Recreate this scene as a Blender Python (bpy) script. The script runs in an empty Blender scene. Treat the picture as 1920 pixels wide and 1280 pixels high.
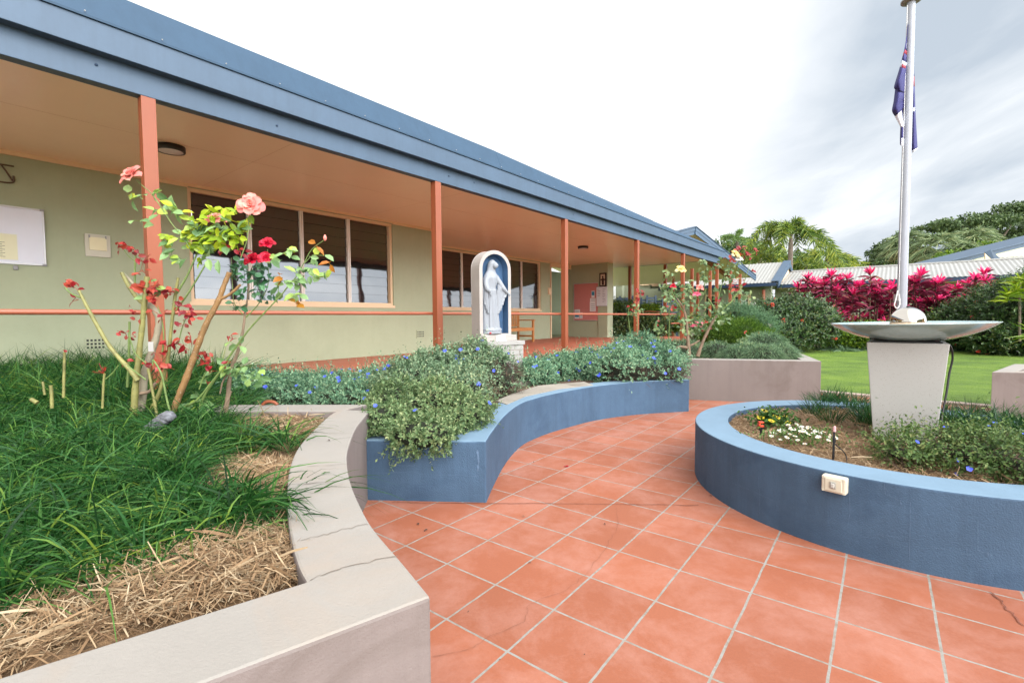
import bpy, math, random
import numpy as np
random.seed(7); rng = np.random.default_rng(7)
C = bpy.context.scene.collection
# ------------------------------------------------------------------ camera model (metres, ground z = 0)
F = 899.4; PIT = 4.86094e-2; ROL = 7.4814e-3; CZ = 1.165
_cp, _sp = math.cos(PIT), math.sin(PIT)
_fw = np.array([0, _cp, -_sp]); _rt = np.array([1., 0, 0]); _dn = np.array([0, -_sp, -_cp])
_c, _s = math.cos(ROL), math.sin(ROL)
CM = np.array([_c*_rt + _s*_dn, -_s*_rt + _c*_dn, _fw])
def _ray(x, y): return np.array([(x-960)/F, (y-640)/F, 1.0]) @ CM
def at(x, y, z):
    r = _ray(x, y); k = (z-CZ)/r[2]; return np.array([r[0]*k, r[1]*k, z])
def atY(x, y, Y):
    r = _ray(x, y); k = Y/r[1]; return np.array([r[0]*k, Y, CZ + r[2]*k])
BETA = 0.6747947
DS = np.array([math.sin(BETA), math.cos(BETA)]); DT = np.array([-math.cos(BETA), math.sin(BETA)])
def W(s, t, z): return np.array([s*DS[0]+t*DT[0], s*DS[1]+t*DT[1], z])
def st(p): return float(p[0]*DS[0]+p[1]*DS[1]), float(p[0]*DT[0]+p[1]*DT[1])
def onT(x, y, t):
    r = _ray(x, y); k = t/(r[0]*DT[0]+r[1]*DT[1]); return r[0]*k*DS[0]+r[1]*k*DS[1], CZ+r[2]*k
def onS(x, y, s):
    r = _ray(x, y); k = s/(r[0]*DS[0]+r[1]*DS[1]); return r[0]*k*DT[0]+r[1]*k*DT[1], CZ+r[2]*k
def frame_st(P):
    P = np.asarray(P, float); return np.stack([P[:, 0]*DS[0]+P[:, 1]*DT[0], P[:, 0]*DS[1]+P[:, 1]*DT[1], P[:, 2]], 1)

# ------------------------------------------------------------------ mesh building
def unit(v):
    v = np.asarray(v, float); return v/np.maximum(np.linalg.norm(v, axis=-1, keepdims=True), 1e-9)
class MB:
    def __init__(s): s.V = []; s.n = 0; s.F = []; s.M = []; s.S = []
    def add(s, V, faces, m=0, smooth=False):
        V = np.asarray(V, float).reshape(-1, 3)
        if isinstance(faces, np.ndarray): groups = [faces]
        else:
            d = {}
            for f in faces: d.setdefault(len(f), []).append(f)
            groups = [np.array(v) for v in d.values()]
        for g in groups:
            if len(g): s.F.append(g + s.n); s.M.append(m); s.S.append(smooth)
        s.V.append(V); s.n += len(V); return s
    def box(s, x0, x1, y0, y1, z0, z1, fr=None, m=0):
        V = np.array([(x, y, z) for z in (z0, z1) for x, y in ((x0, y0), (x1, y0), (x1, y1), (x0, y1))], float)
        if fr: V = fr(V)
        return s.add(V, [(0, 3, 2, 1), (4, 5, 6, 7), (0, 1, 5, 4), (1, 2, 6, 5), (2, 3, 7, 6), (3, 0, 4, 7)], m)
    def bst(s, s0, s1, t0, t1, z0, z1, m=0): return s.box(s0, s1, t0, t1, z0, z1, frame_st, m)
    def quad(s, a, b, c, d, m=0): return s.add([a, b, c, d], [(0, 1, 2, 3)], m)
    def slab(s, poly, thick, m=0):       # thick polygon (3-D, planar); thickness along -normal
        P = np.array(poly, float); n = unit(np.cross(P[1]-P[0], P[2]-P[0]))
        if n[2] < 0: P = P[::-1]; n = -n
        k = len(P); V = np.vstack([P, P-n*thick])
        return s.add(V, [tuple(range(k)), tuple(range(2*k-1, k-1, -1))] + [(i, i+k, (i+1) % k+k, (i+1) % k) for i in range(k)], m)
    def prism(s, poly, z0, z1, m=0):
        P = np.array(poly, float)[:, :2]
        a = sum(P[i][0]*P[(i+1) % len(P)][1]-P[(i+1) % len(P)][0]*P[i][1] for i in range(len(P)))
        if a < 0: P = P[::-1]
        k = len(P); V = np.vstack([np.c_[P, np.full(k, z0)], np.c_[P, np.full(k, z1)]])
        return s.add(V, [tuple(range(k-1, -1, -1)), tuple(range(k, 2*k))] + [(i, (i+1) % k, (i+1) % k+k, i+k) for i in range(k)], m)
    def strip(s, outer, inner, z0, z1, m=0, closed=False):
        o = np.array(outer, float)[:, :2]; i_ = np.array(inner, float)[:, :2]; n = len(o)
        V = np.vstack([np.c_[o, np.full(n, z0)], np.c_[o, np.full(n, z1)], np.c_[i_, np.full(n, z1)], np.c_[i_, np.full(n, z0)]])
        f = []
        for k in range(n if closed else n-1):
            q = (k+1) % n
            f += [(k, q, q+n, k+n), (k+n, q+n, q+2*n, k+2*n), (k+2*n, q+2*n, q+3*n, k+3*n)]
        if not closed: f += [(0, n, 2*n, 3*n), (n-1, 4*n-1, 3*n-1, 2*n-1)]
        return s.add(V, f, m)
    def tube(s, path, rad, n=8, m=0, smooth=True, cap=True):
        P = np.array(path, float); k = len(P); r = np.broadcast_to(np.asarray(rad, float), (k,))
        T = unit(np.gradient(P, axis=0)); ref = np.array([0, 0, 1.]) if abs(T[0][2]) < .9 else np.array([1., 0, 0])
        V = []; u = unit(np.cross(T[0], ref))
        for i in range(k):
            u = unit(u - T[i]*np.dot(u, T[i])); v = np.cross(T[i], u)
            a = np.arange(n)*2*math.pi/n
            V.append(P[i] + r[i]*(np.cos(a)[:, None]*u + np.sin(a)[:, None]*v))
        f = [(i*n+j, i*n+(j+1) % n, (i+1)*n+(j+1) % n, (i+1)*n+j) for i in range(k-1) for j in range(n)]
        s.add(np.vstack(V), f, m, smooth)
        if cap: s.add(V[0], [tuple(range(n-1, -1, -1))], m); s.add(V[-1], [tuple(range(n))], m)
        return s
    def lathe(s, prof, c, n=32, m=0, smooth=True, fr=None):
        a = np.arange(n)*2*math.pi/n; V = []
        for r, z in prof: V.append(np.stack([c[0]+r*np.cos(a), c[1]+r*np.sin(a), np.full(n, c[2]+z)], 1))
        V = np.vstack(V)
        if fr: V = fr(V)
        f = [(i*n+j, i*n+(j+1) % n, (i+1)*n+(j+1) % n, (i+1)*n+j) for i in range(len(prof)-1) for j in range(n)]
        return s.add(V, f, m, smooth)
    def ball(s, c, r, n=12, k=8, m=0, jig=0, fr=None):
        r = np.broadcast_to(np.asarray(r, float), (3,)); V = []
        for i in range(k+1):
            p = math.pi*i/k
            for j in range(n):
                a = 2*math.pi*j/n; g = 1+jig*(math.sin(3*a+5*p+c[0]*7)*.5+random.uniform(-.5, .5))
                V.append((r[0]*math.sin(p)*math.cos(a)*g, r[1]*math.sin(p)*math.sin(a)*g, -r[2]*math.cos(p)*g))
        V = np.array(V) + np.array(c)
        if fr: V = fr(V)
        f = [(i*n+j, i*n+(j+1) % n, (i+1)*n+(j+1) % n, (i+1)*n+j) for i in range(k) for j in range(n)]
        return s.add(V, f, m, True)
    def strips(s, P, D, L, w, bend, nseg=4, m=0, side=None, prof=None):   # grass blades, straps
        n = len(P); D = unit(D); u = np.linspace(0, 1, nseg+1)
        if side is None:
            side = rng.normal(size=(n, 3)); side[:, 2] *= .3
        S = unit(np.cross(D, side)); L = np.broadcast_to(L, (n,)); w = np.broadcast_to(w, (n,)); bend = np.broadcast_to(bend, (n,))
        if prof is None: prof = np.clip(1-u**2.2, .04, 1)*np.clip(.55+u*2, 0, 1)
        H = D.copy(); H[:, 2] = 0
        V = np.zeros((n, nseg+1, 2, 3))
        for i, t in enumerate(u):
            c = P + L[:, None]*(t*D + (bend*t*t)[:, None]*(.35*H - np.array([0, 0, 1.])))
            V[:, i, 0] = c - S*(w*prof[i]/2)[:, None]; V[:, i, 1] = c + S*(w*prof[i]/2)[:, None]
        b = (np.arange(n)*(nseg+1)*2)[:, None]
        q = np.array([(2*i, 2*i+1, 2*i+3, 2*i+2) for i in range(nseg)])
        return s.add(V.reshape(-1, 3), (b[:, :, None] + q[None]).reshape(-1, 4), m, False)
    def leaves(s, P, D, N, L, w, big=False, m=0):
        n = len(P)
        if n == 0: return s
        D = unit(D); N = unit(N - D*np.sum(N*D, 1, keepdims=True)); S = np.cross(D, N)
        L = np.broadcast_to(L, (n,))[:, None]; w = np.broadcast_to(w, (n,))[:, None]
        if big:
            T = np.array([(0, 0, 0), (0, .35, -.02), (0, .7, -.06), (0, 1, -.16), (-.42, .25, .07), (-.44, .62, .03), (.42, .25, .07), (.44, .62, .03)])
            T3 = [(0, 1, 4), (0, 6, 1), (5, 2, 3), (2, 7, 3)]; T4 = [(4, 1, 2, 5), (1, 6, 7, 2)]
        else:
            T = np.array([(0, 0, 0), (-.5, .5, .1), (0, 1, -.06), (.5, .5, .1)]); T3 = [(0, 3, 2), (0, 2, 1)]; T4 = []
        V = P[:, None, :] + S[:, None, :]*T[None, :, :1]*w[:, None] + D[:, None, :]*T[None, :, 1:2]*L[:, None] + N[:, None, :]*T[None, :, 2:]*L[:, None]
        b = (np.arange(n)*len(T))[:, None, None]; n0 = s.n
        s.add(V.reshape(-1, 3), (b + np.array(T3)[None]).reshape(-1, 3), m)
        if T4: s.F.append((b + np.array(T4)[None]).reshape(-1, 4) + n0); s.M.append(m); s.S.append(False)
        return s
    def mesh(s, name, mats, off=(0, 0, 0)):
        me = bpy.data.meshes.new(name)
        V = np.vstack(s.V) - np.array(off, float)
        tot = np.concatenate([np.full(len(g), g.shape[1]) for g in s.F]); lp = np.concatenate([g.ravel() for g in s.F])
        me.vertices.add(len(V)); me.vertices.foreach_set('co', V.ravel())
        me.loops.add(len(lp)); me.loops.foreach_set('vertex_index', lp.astype(np.int32))
        me.polygons.add(len(tot)); me.polygons.foreach_set('loop_start', np.r_[0, np.cumsum(tot)[:-1]].astype(np.int32))
        me.polygons.foreach_set('loop_total', tot.astype(np.int32))
        me.update(calc_edges=True)
        me.polygons.foreach_set('material_index', np.concatenate([np.full(len(g), m) for g, m in zip(s.F, s.M)]).astype(np.int32))
        me.polygons.foreach_set('use_smooth', np.concatenate([np.full(len(g), q) for g, q in zip(s.F, s.S)]))
        for m in (mats if isinstance(mats, (list, tuple)) else [mats]): me.materials.append(m)
        me.validate(); me.update(); return me
    def build(s, name, mats, parent=None, bevel=0, local=False):
        off = (0, 0, 0)
        if parent is not None and not local:
            p = parent; off = np.zeros(3)
            while p is not None: off = off + np.array(p.location); p = p.parent
        o = bpy.data.objects.new(name, s.mesh(name, mats, off)); C.objects.link(o)
        if parent is not None: o.parent = parent
        if bevel:
            b = o.modifiers.new('bevel', 'BEVEL'); b.width = bevel; b.segments = 2; b.limit_method = 'ANGLE'; b.angle_limit = .7
        return o
def tag(o, label=None, cat=None, group=None, kind=None):
    if label: o['label'] = label
    if cat: o['category'] = cat
    if group: o['group'] = group
    if kind: o['kind'] = kind
    return o
def thing(name, loc, label, cat, group=None, rz=0):
    o = bpy.data.objects.new(name, None); C.objects.link(o); o.location = loc; o.rotation_euler = (0, 0, rz); o.empty_display_size = .2
    return tag(o, label, cat, group)
def spline(P, n):
    P = np.array(P, float); Q = np.vstack([2*P[0]-P[1], P, 2*P[-1]-P[-2]]); out = []
    for i in range(len(P)-1):
        a, b, c, d = Q[i:i+4]
        for t in np.linspace(0, 1, n, endpoint=False):
            out.append(.5*((2*b)+(c-a)*t+(2*a-5*b+4*c-d)*t*t+(-a+3*b-3*c+d)*t**3))
    out.append(P[-1]); return np.array(out)
def offset(P, d):
    P = np.array(P, float)[:, :2]; T = unit(np.gradient(P, axis=0)); return P + d*np.stack([-T[:, 1], T[:, 0]], 1)
def inpoly(p, poly):
    poly = np.asarray(poly)[:, :2]; x, y = p[:, 0], p[:, 1]; r = np.zeros(len(p), bool); j = len(poly)-1
    for i in range(len(poly)):
        xi, yi = poly[i]; xj, yj = poly[j]
        c = ((yi > y) != (yj > y)) & (x < (xj-xi)*(y-yi)/(yj-yi+1e-12)+xi); r ^= c; j = i
    return r
def sample(poly, n):
    poly = np.asarray(poly)[:, :2]; lo, hi = poly.min(0), poly.max(0); out = np.zeros((0, 2))
    while len(out) < n:
        q = rng.uniform(lo, hi, (n*2, 2)); out = np.vstack([out, q[inpoly(q, poly)]])
    return out[:n]

# ------------------------------------------------------------------ materials
def lin(c):
    c = [v/255 for v in c]; return [v/12.92 if v <= .04045 else ((v+.055)/1.055)**2.4 for v in c]
def nodes(name):
    m = bpy.data.materials.new(name); m.use_nodes = True; nt = m.node_tree; nt.nodes.clear()
    o = nt.nodes.new('ShaderNodeOutputMaterial'); p = nt.nodes.new('ShaderNodeBsdfPrincipled'); nt.links.new(p.outputs[0], o.inputs[0])
    return m, nt, p, o
def mth(nt, op, a, b=None, c=None, clamp=False):
    n = nt.nodes.new('ShaderNodeMath'); n.operation = op; n.use_clamp = clamp
    for i, v in enumerate((a, b, c)):
        if v is None: continue
        if isinstance(v, (int, float)): n.inputs[i].default_value = v
        else: nt.links.new(v, n.inputs[i])
    return n.outputs[0]
def mix(nt, f, a, b, blend='MIX'):
    n = nt.nodes.new('ShaderNodeMix'); n.data_type = 'RGBA'; n.blend_type = blend
    for i, v in ((0, f), (6, a), (7, b)):
        if isinstance(v, (int, float)): n.inputs[i].default_value = v
        elif isinstance(v, (list, tuple)): n.inputs[i].default_value = (*v[:3], 1)
        else: nt.links.new(v, n.inputs[i])
    return n.outputs[2]
def noise(nt, vec, scale, detail=4, rough=.55, dist=0):
    n = nt.nodes.new('ShaderNodeTexNoise'); n.inputs['Scale'].default_value = scale; n.inputs['Detail'].default_value = detail
    n.inputs['Roughness'].default_value = rough; n.inputs['Distortion'].default_value = dist
    if vec is not None: nt.links.new(vec, n.inputs['Vector'])
    return n.outputs[0]
def ramp(nt, f, stops, const=False):
    n = nt.nodes.new('ShaderNodeValToRGB'); e = n.color_ramp.elements
    if const: n.color_ramp.interpolation = 'CONSTANT'
    while len(e) < len(stops): e.new(.5)
    for k, (p, c) in enumerate(stops): e[k].position = p; e[k].color = (*c[:3], 1) if not isinstance(c, (int, float)) else (c, c, c, 1)
    nt.links.new(f, n.inputs[0]); return n.outputs[0]
def coords(nt, scale=(1, 1, 1), rot=(0, 0, 0), loc=(0, 0, 0)):
    t = nt.nodes.new('ShaderNodeNewGeometry'); mp = nt.nodes.new('ShaderNodeMapping'); mp.vector_type = 'POINT'
    mp.inputs['Scale'].default_value = scale; mp.inputs['Rotation'].default_value = rot; mp.inputs['Location'].default_value = loc
    nt.links.new(t.outputs['Position'], mp.inputs[0]); return mp.outputs[0]
def bump(nt, p, h, strength, dist=.01):
    b = nt.nodes.new('ShaderNodeBump'); b.inputs['Strength'].default_value = strength; b.inputs['Distance'].default_value = dist
    nt.links.new(h, b.inputs['Height']); nt.links.new(b.outputs[0], p.inputs['Normal'])
def M(name, col, rough=.6, var=.12, vs=3, bs=0, bscale=60, metal=0, spec=.5, streak=0, spots=None, bd=.004, stain=None):
    """painted / cement surface: base colour with large mottling, fine grain, optional drip streaks, spots and stains"""
    m, nt, p, o = nodes(name); c = lin(col); v = coords(nt)
    n1 = noise(nt, v, vs, 5, .6, .4); f = ramp(nt, n1, [(.3, 0.), (.7, 1.)])
    base = mix(nt, f, [x*(1-var) for x in c], [min(1, x*(1+var)) for x in c])
    n2 = noise(nt, v, vs*14, 3, .6); base = mix(nt, .5*min(1, var*4), base, mix(nt, n2, [0.35]*3, [.65]*3), 'OVERLAY') if var > 0 else base
    if streak:
        vv = coords(nt, (9, 9, .5)); n3 = ramp(nt, noise(nt, vv, 1.4, 4, .7), [(.45, 0.), (.75, 1.)])
        base = mix(nt, mth(nt, 'MULTIPLY', n3, streak), base, [x*.55 for x in c])
    if stain:
        n5 = ramp(nt, noise(nt, v, 1.3, 6, .7, 1.0), [(.52, 0.), (.66, 1.)]); base = mix(nt, mth(nt, 'MULTIPLY', n5, .55), base, lin(stain))
    if spots:
        vo = nt.nodes.new('ShaderNodeTexVoronoi'); vo.inputs['Scale'].default_value = spots[1]; nt.links.new(v, vo.inputs['Vector'])
        k = ramp(nt, vo.outputs['Distance'], [(.10, 1.), (.2, 0.)]); base = mix(nt, mth(nt, 'MULTIPLY', k, .8), base, lin(spots[0]))
    nt.links.new(base, p.inputs['Base Color'])
    p.inputs['Roughness'].default_value = rough; p.inputs['Metallic'].default_value = metal; p.inputs['Specular IOR Level'].default_value = spec
    if bs: bump(nt, p, noise(nt, v, bscale, 4, .6), bs, bd)
    return m
def ML(name, stops, rough=.5, transl=.25, spec=.4, const=False, big=1.2):
    """leaf material: colour picked per leaf, a little light passing through"""
    m, nt, p, o = nodes(name); g = nt.nodes.new('ShaderNodeNewGeometry')
    n = noise(nt, coords(nt), big, 3); f = mth(nt, 'ADD', mth(nt, 'MULTIPLY', g.outputs['Random Per Island'], .75), mth(nt, 'MULTIPLY', mth(nt, 'SUBTRACT', n, .25), .5), clamp=True)
    kk = .5 if 'mondo' in name else .82 if 'olive' in name or 'burgundy' in name else .76 if 'silvery' in name or 'mixed' in name else 1.0 if 'magenta' in name else .62 if 'red_new' in name else .72 if 'palm' in name else .66 if 'straw' in name else .85 if any(w_ in name for w_ in ('petal', 'magenta', 'rose', 'palm', 'red_new')) else .62
    col = ramp(nt, f, [(a, [x*kk for x in lin(c)]) for a, c in stops], const); nt.links.new(col, p.inputs['Base Color'])
    p.inputs['Roughness'].default_value = rough; p.inputs['Specular IOR Level'].default_value = spec
    if transl:
        t = nt.nodes.new('ShaderNodeBsdfTranslucent'); nt.links.new(col, t.inputs[0]); x = nt.nodes.new('ShaderNodeMixShader'); x.inputs[0].default_value = transl
        nt.links.new(p.outputs[0], x.inputs[1]); nt.links.new(t.outputs[0], x.inputs[2]); nt.links.new(x.outputs[0], o.inputs[0])
    return m
def tiles(name, org, ang, size, grout, col, gcol, var, gloss, wear, rowsize=None):
    m, nt, p, o = nodes(name); ca, sa = math.cos(ang), math.sin(ang)
    g = nt.nodes.new('ShaderNodeNewGeometry'); sx = nt.nodes.new('ShaderNodeSeparateXYZ'); nt.links.new(g.outputs['Position'], sx.inputs[0])
    wob = mth(nt, 'MULTIPLY', mth(nt, 'SUBTRACT', noise(nt, g.outputs['Position'], 9, 3), .5), .006)
    X = mth(nt, 'SUBTRACT', sx.outputs[0], org[0]); Y = mth(nt, 'SUBTRACT', sx.outputs[1], org[1])
    U = mth(nt, 'ADD', mth(nt, 'ADD', mth(nt, 'MULTIPLY', X, ca), mth(nt, 'MULTIPLY', Y, sa)), wob)
    V = mth(nt, 'ADD', mth(nt, 'SUBTRACT', mth(nt, 'MULTIPLY', Y, ca), mth(nt, 'MULTIPLY', X, sa)), wob)
    es = []; ids = []
    for q in (U, V):
        k = mth(nt, 'DIVIDE', q, size); r = mth(nt, 'ROUND', k); d = mth(nt, 'MULTIPLY', mth(nt, 'ABSOLUTE', mth(nt, 'SUBTRACT', k, r)), size)
        es.append(d); ids.append(mth(nt, 'FLOOR', k))
    e = mth(nt, 'MINIMUM', es[0], es[1]); line = mth(nt, 'LESS_THAN', e, grout/2)
    cm = nt.nodes.new('ShaderNodeCombineXYZ'); nt.links.new(ids[0], cm.inputs[0]); nt.links.new(ids[1], cm.inputs[1])
    wn = nt.nodes.new('ShaderNodeTexWhiteNoise'); nt.links.new(cm.outputs[0], wn.inputs[0])
    c = lin(col); base = mix(nt, wn.outputs[0], [x*(1-var) for x in c], [x*(1+var) for x in c])
    v = g.outputs['Position']
    w1 = ramp(nt, noise(nt, v, 2.6, 12, .74, .25), [(.44, 0.), (.68, 1.)]); base = mix(nt, mth(nt, 'MULTIPLY', w1, wear), base, lin((184, 144, 132)))
    w2 = ramp(nt, noise(nt, v, 1.4, 10, .7, .5), [(.48, 0.), (.7, 1.)]); base = mix(nt, mth(nt, 'MULTIPLY', w2, .5), base, [c[0]*.82, c[1]*.72, c[2]*.66])
    fine = noise(nt, v, 110, 4, .8); base = mix(nt, .55, base, mix(nt, fine, [.3]*3, [.7]*3), 'OVERLAY')
    dirt = ramp(nt, noise(nt, v, 22, 4, .8), [(.42, 0.), (.68, 1.)]); gc = mix(nt, mth(nt, 'MULTIPLY', dirt, .9), lin(gcol), lin((120, 105, 90)))
    base = mix(nt, line, base, gc); nt.links.new(base, p.inputs['Base Color'])
    nt.links.new(mth(nt, 'ADD', gloss, mth(nt, 'MULTIPLY', fine, .2)), p.inputs['Roughness']); p.inputs['Specular IOR Level'].default_value = .35
    bump(nt, p, mth(nt, 'ADD', mth(nt, 'MULTIPLY', noise(nt, v, 220, 3), .4), mth(nt, 'MULTIPLY', line, -1.0)), .25, .003)
    return m
m_sage = M('sage_render', (163, 168, 138), .85, .06, 1.2, .3, 200, bd=.003, streak=.06)
m_sagefar = M('sage_far', (138, 142, 118), .85, .05, 1)
m_soffit = M('soffit_paint', (248, 226, 194), .3, .03, .8, .06, 3, spec=.5, bd=.02)
m_trim = M('cream_trim', (226, 196, 158), .5, .04, 4)
m_bluep = M('blue_fascia', (62, 81, 100), .5, .1, 2, .06, 30, streak=.25)
m_bluem = M('blue_flashing', (50, 71, 90), .6, .06, 3, .05, 8, streak=.22, spec=.25)
m_blued = M('blue_gutter', (34, 54, 78), .4, .05, 3)
m_post = M('terracotta_post_paint', (136, 71, 42), .5, .06, 3, .04, 60)
m_rail = M('terracotta_rail_paint', (150, 84, 60), .35, .05, 4)
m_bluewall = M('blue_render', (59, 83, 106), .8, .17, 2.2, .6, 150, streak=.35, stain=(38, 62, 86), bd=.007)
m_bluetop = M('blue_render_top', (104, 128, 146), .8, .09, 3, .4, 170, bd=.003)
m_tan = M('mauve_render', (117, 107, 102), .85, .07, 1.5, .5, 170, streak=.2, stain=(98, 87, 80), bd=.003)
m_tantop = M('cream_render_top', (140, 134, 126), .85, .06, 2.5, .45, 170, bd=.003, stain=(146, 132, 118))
m_alu = M('aluminium', (196, 192, 190), .35, .04, 5, metal=.6)
m_alupaint = M('cream_mullion', (228, 220, 208), .4, .04, 5)
m_black = M('black_plastic', (24, 22, 24), .4, .1)
m_white = M('white_plastic', (225, 225, 222), .4, .03)
m_cream = M('cream_plastic', (196, 190, 170), .45, .04)
m_grey = M('grey_plastic', (150, 148, 146), .5, .05)
m_dark = M('dark_interior', (26, 22, 22), .7, .1)
m_brick = M('white_painted_brick', (150, 146, 141), .8, .07, 6, .4, 90)
m_mortar = M('mortar', (150, 138, 126), .9, .1)
m_stone = M('shrine_render', (158, 150, 143), .8, .08, 3, .5, 120, streak=.1)
m_shrineblue = M('shrine_blue', (62, 94, 128), .75, .16, 5, .4, 70)
m_statue = M('white_statue_paint', (132, 135, 140), .55, .02, 10)
m_timber = M('teak', (186, 124, 66), .5, .18, 9, .1, 60)
m_pole = M('pole_paint', (150, 154, 162), .35, .04, 3)
m_terr = M('terrazzo', (172, 169, 164), .7, .02, 4, spots=((124, 104, 86), 110))
m_granite = M('granite', (196, 170, 140), .5, .3, 40)
m_pebble = M('white_pebble', (226, 220, 208), .5, .08, 20)
m_roofw = M('pale_roof_steel', (140, 139, 134), .5, .06, .6)
m_clad = M('cream_cladding', (226, 194, 158), .7, .04, 2)
m_conc = M('concrete', (140, 132, 120), .9, .16, 3, .3, 90, stain=(92, 78, 60))
m_kerb = M('pink_kerb', (160, 140, 128), .85, .1, 5, .3, 90)
m_soil = M('soil', (86, 66, 50), .95, .3, 12, .8, 40, bd=.02)
m_mulchbase = M('mulch_base', (112, 86, 58), .95, .4, 25, 1, 60, bd=.02)
m_straw = ML('straw', [(0, (112, 84, 60)), (.3, (158, 124, 88)), (.6, (192, 160, 120)), (.85, (214, 190, 154)), (1, (132, 98, 68))], .8, .1, big=6)
m_grassb = ML('mondo_grass', [(0, (16, 48, 16)), (.3, (40, 92, 34)), (.6, (64, 124, 58)), (.82, (116, 168, 78)), (.93, (176, 200, 76)), (1, (206, 196, 140))], .5, .3, .22, big=2)
m_grassf = ML('grey_green_grass', [(0, (60, 92, 62)), (.4, (108, 146, 104)), (.8, (156, 188, 136)), (1, (200, 208, 150))], .45, .25)
m_grassd = ML('dark_sedge', [(0, (12, 40, 14)), (.5, (30, 84, 30)), (.9, (66, 124, 44)), (1, (150, 140, 80))], .4, .2)
m_evol = ML('silvery_leaf', [(0, (66, 100, 82)), (.35, (102, 146, 112)), (.7, (148, 186, 146)), (1, (192, 210, 166))], .6, .25, .2)
m_evolg = ML('olive_leaf', [(0, (60, 86, 52)), (.35, (100, 130, 80)), (.7, (138, 160, 108)), (.92, (174, 180, 126)), (1, (150, 116, 90))], .5, .25)
m_evoln = ML('mixed_leaf', [(0, (70, 100, 70)), (.35, (112, 144, 104)), (.7, (150, 176, 138)), (.9, (188, 196, 148)), (1, (150, 116, 96))], .5, .25)
m_twig = ML('dead_twig', [(0, (44, 30, 24)), (.5, (92, 68, 56)), (1, (132, 104, 86))], .9, 0)
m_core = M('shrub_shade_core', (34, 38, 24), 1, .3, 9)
m_hedge = ML('hedge_leaf', [(0, (30, 56, 30)), (.4, (62, 98, 48)), (.75, (108, 144, 76)), (1, (168, 156, 96))], .32, .15, .6)
m_hedgel = ML('lime_hedge_leaf', [(0, (38, 66, 18)), (.4, (84, 124, 30)), (.8, (150, 182, 44)), (1, (190, 206, 70))], .45, .3)
m_fern = ML('soft_green_needle', [(0, (40, 72, 16)), (.4, (84, 128, 36)), (.8, (130, 168, 54)), (1, (168, 188, 78))], .6, .3)
m_cordt = ML('magenta_strap', [(0, (196, 14, 84)), (.5, (236, 34, 116)), (.85, (248, 92, 150)), (1, (250, 150, 170))], .4, .35)
m_cordd = ML('burgundy_strap', [(0, (50, 16, 28)), (.4, (104, 26, 52)), (.75, (160, 42, 78)), (1, (150, 110, 80))], .4, .25)
m_dracena = ML('lime_strap', [(0, (84, 128, 20)), (.5, (150, 186, 30)), (1, (214, 220, 70))], .4, .3)
m_palm = ML('palm_leaflet', [(0, (52, 80, 34)), (.35, (98, 128, 48)), (.7, (160, 176, 64)), (1, (222, 210, 84))], .5, .4, big=.25)
m_palmd = ML('palm_leaflet_dark', [(0, (66, 98, 48)), (.5, (112, 146, 72)), (1, (170, 184, 96))], .5, .3, big=.3)
m_fan = ML('fan_leaf', [(0, (96, 122, 84)), (.5, (146, 170, 118)), (.85, (188, 198, 140)), (1, (190, 160, 110))], .5, .2, big=.3)
m_rosefar = ML('bush_leaf', [(0, (84, 116, 66)), (.5, (132, 164, 108)), (1, (188, 200, 130))], .4, .3)
m_tree = ML('rain_tree_leaf', [(0, (52, 74, 44)), (.5, (88, 114, 66)), (1, (134, 152, 92))], .6, .2, big=.2)
m_bark = M('grey_bark', (118, 104, 92), .9, .3, 12, .6, 40, bd=.01)
m_rosel = ML('rose_leaf', [(0, (70, 104, 60)), (.3, (118, 154, 96)), (.6, (150, 184, 120)), (.8, (170, 196, 84)), (1, (208, 206, 60))], .4, .3)
m_rosey = ML('yellowing_rose_leaf', [(0, (104, 140, 30)), (.4, (158, 188, 40)), (.8, (206, 214, 50)), (1, (220, 190, 50))], .4, .4)
m_rosed = ML('dark_rose_leaf', [(0, (30, 74, 44)), (.5, (66, 118, 76)), (1, (120, 162, 118))], .35, .2)
m_roser = ML('red_new_leaf', [(0, (110, 24, 34)), (.4, (190, 44, 54)), (.7, (214, 92, 66)), (1, (130, 74, 84))], .35, .3)
m_canes = dict(y=M('yellow_cane', (122, 118, 66), .6, .35, 16, .4, 70, spots=((96, 84, 52), 45)), g=M('green_cane', (98, 118, 60), .6, .2, 20),
               b=M('orange_brown_cane', (126, 94, 56), .6, .35, 12, .5, 60, spots=((170, 160, 150), 70)), w=M('pale_grey_cane', (146, 136, 114), .8, .22, 18, .5, 70),
               d=M('grey_brown_cane', (124, 104, 84), .85, .25, 16, .5, 60))
m_salmon = ML('salmon_petal', [(0, (238, 128, 122)), (.5, (250, 160, 146)), (1, (255, 186, 164))], .5, .35, big=9)
m_red = ML('crimson_petal', [(0, (168, 4, 34)), (.6, (214, 14, 54)), (1, (232, 46, 84))], .5, .3, big=9)
m_yel = ML('pale_yellow_petal', [(0, (236, 206, 110)), (1, (252, 240, 180))], .5, .3, big=9)
m_pink = ML('pink_petal', [(0, (226, 70, 110)), (1, (246, 150, 170))], .5, .3, big=9)
m_blueflow = M('blue_petal', (64, 82, 200), .5, .1, 40)
m_redflow = M('ixora_red', (214, 70, 50), .5, .2, 40)
m_daisyw = M('daisy_white', (205, 204, 192), .5, .02)
m_daisyy = M('daisy_yellow', (238, 214, 50), .5, .05)
m_daisyc = M('daisy_centre', (190, 130, 10), .6, .2, 60)
m_daisyd = M('daisy_dark_centre', (60, 34, 44), .6, .2, 60)

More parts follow.
